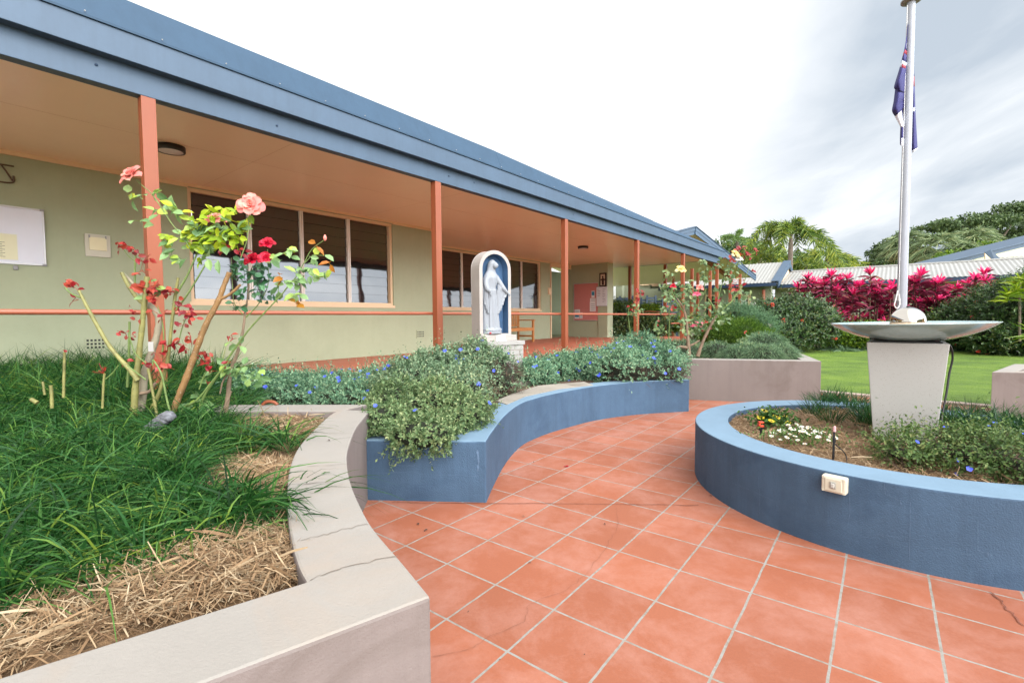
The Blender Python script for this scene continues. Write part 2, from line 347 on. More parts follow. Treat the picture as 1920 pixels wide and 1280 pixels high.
def m_lawn_():
    m, nt, p, o = nodes('lawn'); v = coords(nt)
    a = ramp(nt, noise(nt, v, 1.1, 5, .6), [(.3, lin((66, 92, 20))), (.5, lin((92, 120, 26))), (.7, lin((112, 138, 36)))])
    b = mix(nt, .6, a, mix(nt, noise(nt, v, 60, 4, .8), [.2]*3, [.8]*3), 'OVERLAY'); nt.links.new(b, p.inputs['Base Color']); p.inputs['Roughness'].default_value = .9
    bump(nt, p, noise(nt, v, 90, 3, .8), .9, .03); return m
m_lawn = m_lawn_()
m_lawnb = ML('lawn_blade', [(0, (70, 112, 18)), (.5, (120, 166, 30)), (1, (176, 206, 60))], .6, .3)
def m_glass_():
    m, nt, p, o = nodes('dark_window_glass'); p.inputs['Base Color'].default_value = (.014, .011, .010, 1); p.inputs['Roughness'].default_value = .04
    p.inputs['IOR'].default_value = 2.0; bump(nt, p, noise(nt, coords(nt), 1.4, 2), .12, .03); return m
m_glass = m_glass_()
def m_bowl_():
    m, nt, p, o = nodes('mirrored_mosaic_glass'); v = coords(nt)
    n = noise(nt, v, 10, 3); c = mix(nt, n, lin((136, 160, 158)), lin((180, 198, 196)))
    br = nt.nodes.new('ShaderNodeTexBrick'); br.inputs['Scale'].default_value = 14; br.inputs['Mortar Size'].default_value = .006; nt.links.new(v, br.inputs['Vector'])
    c = mix(nt, mth(nt, 'MULTIPLY', br.outputs['Fac'], .5), c, lin((110, 140, 140))); nt.links.new(c, p.inputs['Base Color'])
    p.inputs['Metallic'].default_value = .15; p.inputs['Roughness'].default_value = .12; p.inputs['IOR'].default_value = 2.2; bump(nt, p, noise(nt, v, 14, 3), .25, .01); return m
m_bowl = m_bowl_()
m_chrome = M('polished_steel_ball', (206, 200, 190), .04, .02, 5, metal=1)

# ================================================================== SETTING
def struct(o): o['kind'] = 'structure'; return o
g = MB().quad((-150, -60, -.03), (150, -60, -.03), (150, 250, -.03), (-150, 250, -.03)); struct(g.build('ground', M('ground_earth', (120, 128, 84), .95, .2, 1)))
TS = .3007; TORG = (-.2722462*1.165, 1.9154916*1.165)
TA = math.atan2(math.cos(2.22852), math.sin(2.22852))
mt = tiles('courtyard_tile', TORG, TA, TS, .0088, (145, 85, 60), (138, 136, 129), .10, .55, .34)
g = MB().prism([(-3, -3), (9, -3), (9, 4), (4.2, 7.5), (2.2, 10), (-3, 10)], -.06, 0); struct(g.build('courtyard_paving', mt))
mv = tiles('verandah_tile', TORG, TA, .2, .006, (172, 94, 70), (190, 146, 128), .08, .42, .15)
g = MB().bst(-6, 17.6, 4.72, 9.75, -.05, .45); struct(g.build('verandah_floor', mv, bevel=.006))
# joint and hairline cracks in the paving
def crack(path, w, z=.004, name='paving_crack', mat=None):
    P = np.array([at(x, y, z) for x, y in path]); Q = []
    for a, b in zip(P[:-1], P[1:]):
        for t in np.linspace(0, 1, 6, endpoint=False): Q.append(a+(b-a)*t + np.array([random.gauss(0, .004), random.gauss(0, .004), 0]))
    Q.append(P[-1]); Q = np.array(Q); T = unit(np.gradient(Q, axis=0)); Nn = np.stack([-T[:, 1], T[:, 0], 0*T[:, 0]], 1)
    wv = w*(.5+rng.random(len(Q)))[:, None]; V = np.vstack([Q-Nn*wv/2, Q+Nn*wv/2]); n = len(Q)
    return MB().add(V, [(i, i+1, i+1+n, i+n) for i in range(n-1)])
m_crk = M('crack_dirt', (128, 80, 60), .95, .2, 30); m_joint = M('joint_dirt', (112, 66, 50), .95, .4, 30)
b = MB()
for path, w in (([(812, 1230), (885, 1215), (905, 1200), (985, 1163), (992, 1132), (1060, 1105), (1100, 1075), (1140, 1020), (1160, 985), (1155, 950)], .0015),):
    q = crack(path, w); b.V += q.V; b.F += [f+b.n for f in q.F]; b.M += q.M; b.S += q.S; b.n += q.n
struct(b.build('paving_cracks', m_crk))
struct(crack([(735, 941), (1000, 943), (1160, 944.5), (1310, 946)], .005).build('paving_joint', m_joint))
struct(crack([(1858, 1108), (1885, 1135), (1920, 1172)], .005).build('paving_joint', m_joint))
# lawn and kerb
k0 = np.array([4.45, 7.35]); kd = np.array([.722, -.692]); kn = np.array([.692, .722])
A = k0-kd*2; B = k0+kd*14
g = MB().prism([A, B, B+kn*.16, A+kn*.16], -.02, .03); struct(g.build('lawn_kerb', m_kerb, bevel=.004))
lp = [A+kn*.16, B+kn*.16, (30, 0), (30, 24), (11, 26), (5.2, 15), (3.4, 9.5)]
g = MB().prism(lp, -.02, .028); struct(g.build('lawn', m_lawn))
q = sample([A+kn*.18, (13, 1), (15, 14), (12, 19), (9, 18), (3.6, 9.6)], 26000)
P = np.c_[q, np.full(len(q), .025)]; D = rng.normal(size=(len(q), 3))*.5; D[:, 2] = 1
tag(MB().strips(P, D, rng.uniform(.02, .045, len(q)), .006, .3, 1).build('lawn_grass', m_lawnb), 'short bright green mown grass of the lawn', 'grass', kind='stuff')
for i, (x0, x1, y, n) in enumerate(((1495, 1552, 649.5, 'grey concrete stepping slab in the far lawn, left of the two'), (1566, 1640, 652.5, 'grey concrete stepping slab in the lawn just left of the bowl pedestal'))):
    a = at(x0, y, .03); c_ = at(x1, y+2, .03); v = c_-a; nrm = unit(np.array([-v[1], v[0], 0]))*.75
    o = MB().prism([a, c_, c_+nrm, a+nrm], .0, .06).build('stepping_slab', m_conc, bevel=.01); tag(o, n, 'paver', 'stepping slabs in the lawn')

# ---------------------------------------------------------------- front-left cream planter wall
ZT = .55
oc = spline([at(x, y, ZT)[:2] for x, y in [(808, 1118), (757, 1056), (700.6, 990), (675.7, 947), (657.6, 904), (651, 867.7), (653, 840.5), (666.6, 804), (680, 786), (694, 769)]], 6)
ic = spline([at(x, y, ZT)[:2] for x, y in [(573.7, 1089), (560, 1062.6), (546.5, 1017), (539.7, 972), (538.4, 917.6), (543, 876.8), (558, 840.5), (585, 808.8), (616.8, 779), (635, 768)]], 6)
so = oc[0] + (at(440, 1257, ZT)[:2]-oc[0])*np.linspace(5, 0, 9)[:-1, None]; si = ic[0] + (at(0, 1268, ZT)[:2]-ic[0])*np.linspace(3, 0, 9)[:-1, None]
def wall_obj(name, label, outer, inner, z0, z1, msides, mtop, cat='planter', coping=None, closed=False, par=None, bev=.008):
    b = MB(); b.strip(outer, inner, z0, z1, 0, closed)
    # top faces get a lighter material than the sides
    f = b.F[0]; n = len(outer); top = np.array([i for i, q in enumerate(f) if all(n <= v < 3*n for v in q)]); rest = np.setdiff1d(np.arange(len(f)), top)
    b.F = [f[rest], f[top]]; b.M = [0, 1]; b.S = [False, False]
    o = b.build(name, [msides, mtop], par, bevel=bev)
    if par is None: tag(o, label, cat)
    return o
fp = thing('garden_planter', (*oc[0], 0), 'curving cream-topped rendered planter wall in the left foreground', 'planter')
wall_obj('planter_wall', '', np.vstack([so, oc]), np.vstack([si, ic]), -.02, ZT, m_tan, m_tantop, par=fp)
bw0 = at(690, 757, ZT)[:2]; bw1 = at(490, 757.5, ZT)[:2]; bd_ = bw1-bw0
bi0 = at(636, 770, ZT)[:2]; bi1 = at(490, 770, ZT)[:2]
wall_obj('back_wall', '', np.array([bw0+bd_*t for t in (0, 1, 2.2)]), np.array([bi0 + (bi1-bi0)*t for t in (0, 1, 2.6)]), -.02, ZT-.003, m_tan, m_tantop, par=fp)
m_ck = M('crack_grey', (104, 92, 80), .95, .2)
for path in ([(668, 811), (585, 812)], [(652, 869), (575, 874)], [(657, 897), (558, 908)], [(693, 981), (620, 998), (565, 1012)], [(742, 1041), (640, 1065), (582, 1087)]):
    crack(path, .0022, ZT+.002).build('hairline_crack', m_ck, fp)
# ---------------------------------------------------------------- blue curved wall (left bed)
bl = [(-.93, 3.045), (-.17, 2.984)]
bc = [at(x, y, 0)[:2] for x, y in [(912, 942), (924.7, 912), (948.7, 867.5), (976, 837), (1003.7, 822), (1045, 807), (1117, 788), (1196, 777), (1292, 771)]]
bcs = spline(bc, 7); bi = offset(bcs, .21)
bi[0] = bcs[0] + np.array([-.205, .03])
bo = thing('garden_wall', (-.17, 2.98, 0), 'low blue rendered wall curving beside the tiled path, in front of the shrine', 'garden wall')
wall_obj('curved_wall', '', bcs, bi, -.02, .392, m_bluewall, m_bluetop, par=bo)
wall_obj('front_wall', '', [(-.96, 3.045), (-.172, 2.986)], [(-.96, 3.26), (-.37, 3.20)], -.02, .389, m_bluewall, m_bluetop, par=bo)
# scuffs of the rendered blue wall
m_scuff = M('chalky_scuff', (84, 106, 130), .9, .3, 60)
def facecrack(pts, nrm, w=.003):
    P = np.array(pts, float); Q = []
    for a, c_ in zip(P[:-1], P[1:]):
        for t in np.linspace(0, 1, 7, endpoint=False): Q.append(a+(c_-a)*t+np.array([0, 0, random.gauss(0, .003)]))
    Q.append(P[-1]); Q = np.array(Q)+np.array(nrm)*.002; T = unit(np.gradient(Q, axis=0)); S = unit(np.cross(T, np.array(nrm))); wv = (w*(.3+rng.random(len(Q))))[:, None]; n = len(Q)
    return MB().add(np.vstack([Q-S*wv/2, Q+S*wv/2]), [(i, i+1, i+1+n, i+n) for i in range(n-1)])
def join(bs):
    r = MB()
    for q in bs: r.V += q.V; r.F += [f+r.n for f in q.F]; r.M += q.M; r.S += q.S; r.n += q.n
    return r
fn = unit(np.array([-.061, -.788, 0])); fl = lambda u, z: np.array([-.93+.76*u, 3.045-.061*u, z])
fn = unit(np.cross(fl(1, 0)-fl(0, 0), [0, 0, 1.]))
fn = fn if fn[1] < 0 else -fn
join([facecrack([fl(.06, .18), fl(.4, .185), fl(.6, .17), fl(.95, .175)], fn, .002), facecrack([fl(.2, .24), fl(.3, .23), fl(.42, .235)], fn, .003), facecrack([fl(.93, .34), fl(.94, .26), fl(.93, .2)], fn, .012)]).build('scuff', m_scuff, bo)
# ---------------------------------------------------------------- blue ring planter
RC = np.array([2.55, 3.15]); a = np.linspace(0, 2*math.pi, 120, endpoint=False)
circ = lambda r: RC + r*np.stack([np.cos(a), np.sin(a)], 1)
rg = thing('ring_planter', (*RC, 0), 'round blue rendered planter with the fountain pedestal standing in it', 'planter')
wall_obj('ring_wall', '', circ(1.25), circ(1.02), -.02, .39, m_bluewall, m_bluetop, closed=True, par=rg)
def ringpt(x, y):   # where the view ray through a pixel meets the ring's outer face
    r = _ray(x, y); d = r[:2]; A_ = d@d; B_ = -2*d@RC; C_ = RC@RC-1.25**2; k = (-B_-math.sqrt(B_*B_-4*A_*C_))/(2*A_); return np.array([*(d*k), CZ+r[2]*k])
cl = []
for path in ([(1338, 880), (1338, 935)], [(1315, 862), (1328, 880), (1334, 890)], [(1371, 858), (1374, 905)], [(1423, 890), (1425, 930), (1424, 965)], [(1374, 905), (1400, 915), (1424, 925), (1450, 938)],
             [(1593, 895), (1594, 960), (1590, 985)], [(1707, 940), (1706, 1000), (1705, 1050)], [(1833, 975), (1833, 1030), (1860, 1040)], [(1730, 1020), (1780, 1030), (1820, 1040)], [(1645, 1000), (1690, 1008)], [(1658, 905), (1660, 925), (1688, 938), (1690, 945)]):
    p = [ringpt(*q) for q in path]; n_ = np.array([*(p[0][:2]-RC), 0])/1.25
    Q = []
    for a_, b_ in zip(p[:-1], p[1:]):
        for t in np.linspace(0, 1, 5, endpoint=False): Q.append(a_+(b_-a_)*t)
    Q.append(p[-1]); Q = [np.array([*(RC+unit(w[:2]-RC)*1.2515), w[2]]) for w in Q]
    cl.append(facecrack(Q[::1], n_, .0016))
for q_ in cl: q_.build('hairline_crack', m_scuff, rg)
# ---------------------------------------------------------------- far mauve planters
def blockplanter(name, label, A0, e1, L1, e2, L2, z, group=None):
    t = thing(name, (A0[0], A0[1], 0), label, 'planter', group); A0 = np.array(A0); e1 = unit(np.array(e1)); e2 = unit(np.array(e2)); w = .2
    o = [A0, A0+e1*L1, A0+e1*L1+e2*L2, A0+e2*L2]; i_ = [A0+(e1+e2)*w, A0+e1*(L1-w)+e2*w, A0+e1*(L1-w)+e2*(L2-w), A0+e1*w+e2*(L2-w)]
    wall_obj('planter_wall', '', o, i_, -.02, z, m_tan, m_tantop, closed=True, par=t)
    MB().prism(i_, 0, z-.07).build('soil', m_mulchbase, t); return t
BA = at(1262, 673, .57)[:2]; BB = at(1540, 677, .57)[:2]; e1 = unit(BB-BA); e2 = np.array([.38, .93])
BA2 = BA - e1*.15
blockplanter('rose_planter', 'pinkish grey rendered planter wall at the end of the path, holding roses and grass', BA2, e1, np.linalg.norm(BB-BA2), e2, 3.6, .57)
RA = at(1860, 697, .55)[:2]
blockplanter('lawn_planter', 'pinkish grey rendered block planter at the right edge beside the lawn', RA, (.97, -.25), 2.2, (.80, .60), 1.35, .55)

# ---------------------------------------------------------------- beds: soil and mulch
def bed(name, poly, z, amp, mat, label, n=70, mounds=()):
    poly = np.array(poly)[:, :2]; lo, hi = poly.min(0), poly.max(0); xs = np.linspace(lo[0], hi[0], n); ys = np.linspace(lo[1], hi[1], n)
    X, Y = np.meshgrid(xs, ys); Z = z + amp*(np.sin(X*9+Y*4)*.4+np.sin(X*23-Y*17)*.3+rng.normal(size=X.shape)*.35)
    for mx, my, mr, mh in mounds: Z += mh*np.exp(-((X-mx)**2+(Y-my)**2)/mr**2)
    cx = (X[:-1, :-1]+X[1:, 1:])/2; cy = (Y[:-1, :-1]+Y[1:, 1:])/2; ok = inpoly(np.c_[cx.ravel(), cy.ravel()], poly)
    i = np.arange(n*n).reshape(n, n); f = np.stack([i[:-1, :-1].ravel(), i[:-1, 1:].ravel(), i[1:, 1:].ravel(), i[1:, :-1].ravel()], 1)[ok]
    o = MB().add(np.c_[X.ravel(), Y.ravel(), Z.ravel()], f, 0, True).build(name, mat); tag(o, label, 'ground', kind='stuff'); return o
front_poly = np.vstack([si+np.array([0, -.03]), ic+np.array([.03, 0]), [bw0+np.array([0, .1])], [bw0+bd_*2.2+np.array([0, .1])], [W(-4.5, 4.72, 0)[:2]], [W(-5, 2, 0)[:2]]])
mounds_f = [(*at(470, 900, .5)[:2], .2, .05), (*at(500, 800, .5)[:2], .25, .04), (*at(430, 1060, .5)[:2], .22, .045), (*at(150, 1180, .5)[:2], .22, .03)]
bed('mulch_bed', front_poly, .475, .012, m_mulchbase, 'brown straw mulch ground inside the left foreground planter', 110, mounds_f)
back_poly = [W(-3, 4.72, 0)[:2], W(17, 4.72, 0)[:2], W(15, 2.5, 0)[:2], BA2+e2*3.3, BA2+e1*.1+e2*.1, bi[-1]] + [bi[k] for k in range(len(bi)-1, -1, -4)] + [(-.36, 3.2), (-.95, 3.25), tuple(bw0), tuple(bw1+bd_)]
bed('garden_soil', back_poly, .36, .01, m_soil, 'dark soil of the long bed between path and verandah', 90)
bed('ring_mulch', circ(1.03), .345, .012, m_mulchbase, 'brown straw mulch ground inside the round blue planter', 80)
def straw(name, poly, z, n, label, mounds=(), lmax=.075, excl=()):
    q = sample(poly, n)
    for e in excl: q = q[~inpoly(q, e)]
    Z = np.full(len(q), z)
    for mx, my, mr, mh in mounds: Z += mh*np.exp(-((q[:, 0]-mx)**2+(q[:, 1]-my)**2)/mr**2)
    P = np.c_[q, Z+rng.uniform(.0, .025, len(q))]; D = rng.normal(size=(len(q), 3)); D[:, 2] = rng.normal(size=len(q))*.28
    b = MB().strips(P, D, rng.uniform(.015, lmax, len(q)), rng.uniform(.001, .0036, len(q)), rng.uniform(-.15, .25, len(q)), 2, prof=np.array([.8, 1, .7]), side=np.tile([0, 0, 1.], (len(q), 1))+rng.normal(size=(len(q), 3))*.4)
    k = max(1, n//60); P = P[:k]+np.array([0, 0, .012]); D = rng.normal(size=(k, 3)); D[:, 2] *= .25
    b.strips(P, D, rng.uniform(.05, .13, k), rng.uniform(.004, .009, k), .1, 2, prof=np.array([.9, 1, .6]))
    return tag(b.build(name, m_straw), label, 'mulch', kind='stuff')
gp = lambda pts, z=.5: np.array([at(x, y, z)[:2] for x, y in pts])
straw('straw_mulch', np.vstack([gp([(-250, 1350), (560, 1092), (552, 1000), (400, 1000), (250, 1060), (-250, 1110)]), ]), .485, 15000, 'straw mulch along the front of the left planter', mounds_f)
straw('straw_mulch', gp([(380, 960), (545, 950), (545, 860), (380, 850)]), .485, 5000, 'patch of straw mulch beside the curved planter wall', mounds_f)
straw('straw_mulch', gp([(370, 840), (570, 820), (625, 772), (490, 768), (400, 790)]), .485, 6500, 'straw mulch at the back corner of the left planter', mounds_f)
straw('straw_mulch', circ(1.01), .35, 17000, 'straw mulch filling the round blue planter', lmax=.05)
straw('straw_mulch', [BA2+e1*.25+e2*.22, BA2+e1*1.1+e2*.22, BA2+e1*1.1+e2*.7, BA2+e1*.25+e2*.7], .51, 1500, 'straw mulch under the roses in the far planter', lmax=.05)

# ================================================================== MAIN BUILDING
ZV = .45; ZC = 3.10; TB = 4.8; TW = 7.9; TW2 = 9.45; SE = 17.3
mb = thing('verandah_building', W(4, TW, ZV), 'long sage green building with tan verandah ceiling and blue fascia', 'building')
SX = 7.15
def wall_with_hole(s0, s1, t, z0, z1, hs0, hs1, hz0, hz1, th=.2):
    b = MB(); b.bst(s0, hs0, t, t+th, z0, z1); b.bst(hs1, s1, t, t+th, z0, z1); b.bst(hs0, hs1, t, t+th, z0, hz0)
    if hz1 < z1-.01: b.bst(hs0, hs1, t, t+th, hz1, z1)
    return b
w1 = (2.52, 6.08, 1.43, 3.06); w2 = (8.35, 13.42, 1.43, 3.04)
wall_with_hole(-6, SX, TW, ZV-.05, ZC+.05, *w1).build('wall', m_sage, mb)
b = wall_with_hole(SX, 13.95, TW2, ZV-.05, ZC+.05, *w2); b.bst(SX-.2, SX, TW+.2, TW2+.1, ZV-.05, ZC+.05); b.build('wall', m_sage, mb)
# doorway beyond window 2, notice wall and end column
sc = 15.4; tcol = 7.98; s_end = onT(1149.4, 600, tcol)[0]
MB().bst(sc+.03, sc+.23, 8.33, 9.75, ZV-.05, ZC+.05).build('notice_wall', m_sage, mb)
MB().bst(sc, max(s_end, sc+.4), tcol, 8.36, ZV-.05, ZC+.05).build('end_column', m_sage, mb, bevel=.01)
b = MB(); b.bst(sc-.06, sc+.0, 9.62, 9.75, ZV, ZC, 0); b.bst(14.0, 14.06, TW2, TW2+.1, ZV, ZC, 0); b.bst(14.0, sc, TW2+.02, TW2+.08, 2.95, ZC, 0); b.build('door_frame', m_trim, mb)
# room behind the windows so the glass has something dark behind it
MB().bst(-6, 14, TW2+1.5, TW2+1.7, ZV, ZC).build('inner_wall', m_dark, mb)
MB().bst(14.02, 18, TW2+1.8, TW2+2, ZV-.05, ZC).bst(13.6, 18, 9.8, TW2+1.8, ZV-.1, ZV-.004).build('lobby_wall', m_sage, mb)
# windows
def window(sr, zr, t, mull, nl, par):
    s0, s1 = sr; z0, z1 = zr
    f = MB(); w = .05
    f.bst(s0, s1, t+.03, t+.13, z0, z0+w); f.bst(s0, s1, t+.03, t+.13, z1-w, z1); f.bst(s0, s0+w, t+.032, t+.128, z0+w, z1-w); f.bst(s1-w, s1, t+.032, t+.128, z0+w, z1-w)
    fr = f.build('window', m_trim, par)
    MB().bst(s0-.02, s1+.02, t-.012, t+.035, z0-.045, z0+.004).build('sill', m_trim, fr)
    ed = [s0+w]+list(mull)+[s1-w]
    for m_ in mull:
        MB().bst(m_-.028, m_-.004, t+.045, t+.115, z0+w, z1-w).bst(m_+.004, m_+.028, t+.045, t+.115, z0+w, z1-w).build('mullion', m_alupaint, fr)
    for a_, b_ in zip(ed[:-1], ed[1:]):
        g = MB(); lo = a_+.03; hi = b_-.03; H = (z1-z0-2*w)/nl
        for k in range(nl):
            zb = z0+w+k*H; jit = random.uniform(-.003, .003)
            P = [W(lo, t+.084+jit, zb-.008), W(hi, t+.084, zb-.008), W(hi, t+.096, zb+H), W(lo, t+.096+jit, zb+H)]
            g.slab([P[0], P[1], P[2], P[3]], .005)
        g.build('louvre_pane', m_glass, fr)
    return fr
window((w1[0], w1[1]), (w1[2], w1[3]), TW, [3.37, 4.22, 5.12], 9, mb)
zoom = lambda x: onT(x, 520, TW2+.08)[0]
window((w2[0], w2[1]), (w2[2], w2[3]), TW2, [zoom(865), zoom(912), zoom(977)], 9, mb)
# timber bead along the wall head, vents
MB().bst(-6, w1[0], TW-.03, TW, ZC-.05, ZC).bst(w1[1], SX, TW-.03, TW, ZC-.05, ZC).bst(SX+.0, 13.9, TW2-.03, TW2, ZC-.045, ZC).bst(w1[0]-.0, w1[1], TW-.04, TW+.01, ZC-.035, ZC).build('cornice_bead', m_trim, mb)
for vs, vz in ((1.44, .88), (6.75, .84)):
    b = MB(); b.bst(vs-.105, vs+.105, TW-.012, TW, vz-.085, vz+.085, 0)
    for i in range(5):
        for j in range(3): b.bst(vs-.075+i*.0375-.011, vs-.075+i*.0375+.011, TW-.0135, TW-.0125, vz-.045+j*.045-.012, vz-.045+j*.045+.012, 1)
    b.build('air_vent', [m_sage, m_dark], mb)
# soffit with panel joints
b = MB(); b.bst(-6, SE, TB-.01, TW2+.3, ZC, ZC+.06); b.build('verandah_ceiling', m_soffit, mb)
b = MB()
for k in range(-1, 6): b.bst(k*2.7-.001, k*2.7+.001, TB+.1, TW2-.1 if k > 5 else TW-.03, ZC-.0015, ZC-.0005)
b.bst(-5, SE-.1, 6.2, 6.202, ZC-.002, ZC-.001); b.bst(SX, SE-.1, 7.65, 7.654, ZC-.002, ZC-.001)
b.build('ceiling_joint', M('soffit_joint', (204, 172, 136), .8, .05), mb)
# fascia beam, fascia board, capping
MB().bst(-6, SE+.05, TB-.05, TB+.05, 2.965, 3.185).build('beam', m_bluep, mb, bevel=.004)
MB().bst(-6, SE+.35, TB-.14, TB-.05, 3.165, 3.375).build('fascia_board', m_bluep, mb, bevel=.004)
MB().bst(-6, SE+.38, TB-.155, TB-.05, 3.375, 3.392).build('drip_edge', m_bluem, mb)
b = MB(); zf0 = 3.392
prof = [(-6, 3.68), (8.2, 3.66), (12, 3.60), (SE+.36, 3.50)]
b.slab([W(-6, TB-.15, zf0), W(-6, TB-.02, 3.68), W(5.6, TB-.02, 3.68), W(5.6, TB-.15, zf0)], .01)
b.slab([W(5.6, TB-.153, zf0), W(5.6, TB-.024, 3.675), W(11.6, TB-.02, 3.56), W(11.6, TB-.15, zf0)], .01)
b.slab([W(11.6, TB-.15, zf0), W(11.6, TB-.024, 3.55), W(SE+.37, TB-.02, 3.42), W(SE+.37, TB-.15, zf0)], .01)
b.build('capping', m_bluem, mb)
for k in range(40):
    s_ = -1+k*.47
    if 0 < s_ < 9: MB().ball(W(s_, TB-.158, 3.41), .006, 6, 4).build('capping_screw', m_grey, mb)
for s_, z_ in ((.95, 3.09), (4.6, 3.08), (5.1, 3.1), (7.8, 3.09), (10.9, 3.08), (13.9, 3.09), (2.3, 3.05)): MB().lathe([(0, 0), (.011, .0), (.011, .004), (0, .006)], (0, 0, 0), 8, fr=lambda V, s_=s_, z_=z_: np.array([W(s_, TB-.05, z_)]) + V[:, 2:3]*np.array([[-DT[0], -DT[1], 0]]) + V[:, 0:1]*np.array([[DS[0], DS[1], 0]]) + V[:, 1:2]*np.array([[0, 0, 1.]])).build('coach_bolt', m_blued, mb)
MB().slab([W(-6, TB-.01, 3.40), W(SE+.33, TB-.01, 3.37), W(SE+.33, TW2+2, 3.5), W(-6, TW2+2, 3.5)], .03).build('roof', m_roofw, mb)
MB().bst(SE+.02, SE+.1, TB+.06, 8.3, 3.10, 3.36).build('end_beam', m_bluep, mb)
for s_ in (1.27, 4.41, 7.57, 10.72, 13.85, 17.2):
    MB().bst(s_-.05, s_+.05, TB-.047, TB+.047, .2, 2.967 if s_ < 17 else 2.99).build('post', m_post, mb, bevel=.004)
MB().bst(17.1, 17.2, 7.9, 8.0, .3, 3.1).build('post', m_post, mb, bevel=.004)
for s_ in (-1.9,): MB().bst(s_-.05, s_+.05, TB-.047, TB+.047, .2, 2.967).build('post', m_post, mb, bevel=.004)
# handrail
zr = 1.235
b = MB(); b.tube([W(s_, TB+.085, zr) for s_ in np.linspace(-5, 13.6, 60)], .021, 14)
for s_ in (1.27, 4.41, 7.57, 10.72):
    b.tube([W(s_+.02, TB+.045, zr-.14), W(s_+.02, TB+.07, zr-.12), W(s_+.02, TB+.085, zr-.02)], .008, 8)
b.build('handrail', m_rail, mb)
b = MB(); b.tube([W(13.6, TB+.085, zr), W(13.95, TB+.3, zr+.02), W(15.2, 6.3, zr+.12), W(16.5, 7.7, zr+.12)], .021, 10); b.tube([W(13.2, TB+.085, zr-.25), W(16.8, TB+.085, zr-.25)], .018, 8); b.build('handrail', m_rail, mb)
MB().bst(-6, 14, TW2+.1, TW2+.3, ZV, ZV+.05).build('inner_floor', m_dark, mb)

# ---- things on the wall and ceiling
def lightdisc(s_, t_, label):
    t = thing('ceiling_light', W(s_, t_, ZC), label, 'ceiling light', 'round lights on the verandah ceiling')
    c = W(s_, t_, ZC); MB().lathe([(0, -.001), (.14, -.001), (.14, -.055), (.137, -.06), (.118, -.06)], c, 32).build('rim', m_black, t)
    MB().lathe([(.120, -.057), (.08, -.066), (0, -.068)], c, 32).build('diffuser', M('opal_diffuser', (206, 198, 196), .4, .02), t)
ls_, lt_ = st(at(320, 283, 3.05))
lightdisc(ls_, lt_, 'round black-rimmed ceiling light behind the nearest post')
lightdisc(11.5, 6.7, 'round black ceiling light near the far end of the verandah')
# whiteboard
wbs1 = onT(84, 450, TW)[0]
t = thing('whiteboard', W(wbs1-.5, TW-.02, 2.15), 'white noticeboard with a cream notice, cut by the left edge', 'noticeboard')
MB().bst(-.6, wbs1-.015, TW-.018, TW-.004, 1.84, 2.46).build('board', M('whiteboard', (218, 218, 226), .3, .03, 3), t)
MB().bst(-.6, wbs1, TW-.028, TW-.002, 1.822, 1.84).bst(-.6, wbs1, TW-.028, TW-.002, 2.46, 2.478).bst(wbs1-.016, wbs1, TW-.028, TW-.002, 1.841, 2.459).build('frame', m_alu, t)
for z_ in (1.831, 2.469): MB().bst(wbs1-.035, wbs1+.003, TW-.031, TW-.001, z_-.012, z_+.012).build('corner_cap', m_grey, t)
pb = MB(); ps1 = onT(32, 460, TW)[0]; pb.bst(ps1-.28, ps1, TW-.0215, TW-.019, 1.87, 2.16, 0)
pb.bst(ps1-.23, ps1-.14, TW-.0225, TW-.0215, 2.08, 2.15, 1)
for k in range(9): pb.bst(ps1-.21+.01*(k % 3), ps1-.1-.02*(k % 2), TW-.0222, TW-.0214, 2.06-k*.02, 2.064-k*.02, 2)
pb.build('notice', [M('cream_paper', (226, 222, 188), .8, .03), M('stamp_brown', (120, 70, 50), .8, .3, 40), M('ink', (70, 66, 60), .8, .05)], t)
ls, lz = onT(29, 502, TW); tag(MB().bst(ls-.02, ls+.02, TW-.03, TW, lz-.025, lz+.025).build('door_stop', m_grey, bevel=.006), 'small grey metal bracket on the wall under the whiteboard', 'bracket')
ps, pz = onT(183, 461, TW)
t = thing('wall_tray', W(ps, TW, pz), 'cream letter holder with two clips on the green wall', 'letter holder')
MB().bst(ps-.125, ps+.125, TW-.02, TW, pz-.14, pz+.14).build('backing', m_cream, t, bevel=.004)
MB().bst(ps-.085, ps+.085, TW-.032, TW-.02, pz-.06, pz+.1).build('paper_pad', M('cream_card', (224, 214, 176), .7, .03), t, bevel=.002)
for dx in (-.08, .08): MB().bst(ps+dx-.006, ps+dx+.006, TW-.036, TW-.02, pz+.09, pz+.125).build('clip', m_grey, t)
b = MB()
for pth in ([(-8, 306), (0, 308), (26, 312)], [(2, 309), (12, 322), (24, 340)], [(25, 330), (24, 342), (2, 341), (-6, 338)]):
    b.tube(spline([W(onT(x, y, TW-.03)[0], TW-.03, onT(x, y, TW-.03)[1]) for x, y in pth], 4), .009, 6)
tag(b.build('wall_ornament', M('wrought_bronze', (84, 66, 50), .6, .2, 30)), 'dark bronze metal ornament high on the wall at the left edge', 'ornament')
js, jz = onT(1030, 546, TW2); tag(MB().bst(js-.09, js+.09, TW2-.03, TW2, jz-.12, jz+.12).bst(js-.07, js+.07, TW2-.04, TW2-.03, jz-.1, jz+.04).build('letter_holder', m_trim, bevel=.004), 'small cream holder on the green wall right of the far window', 'letter holder')
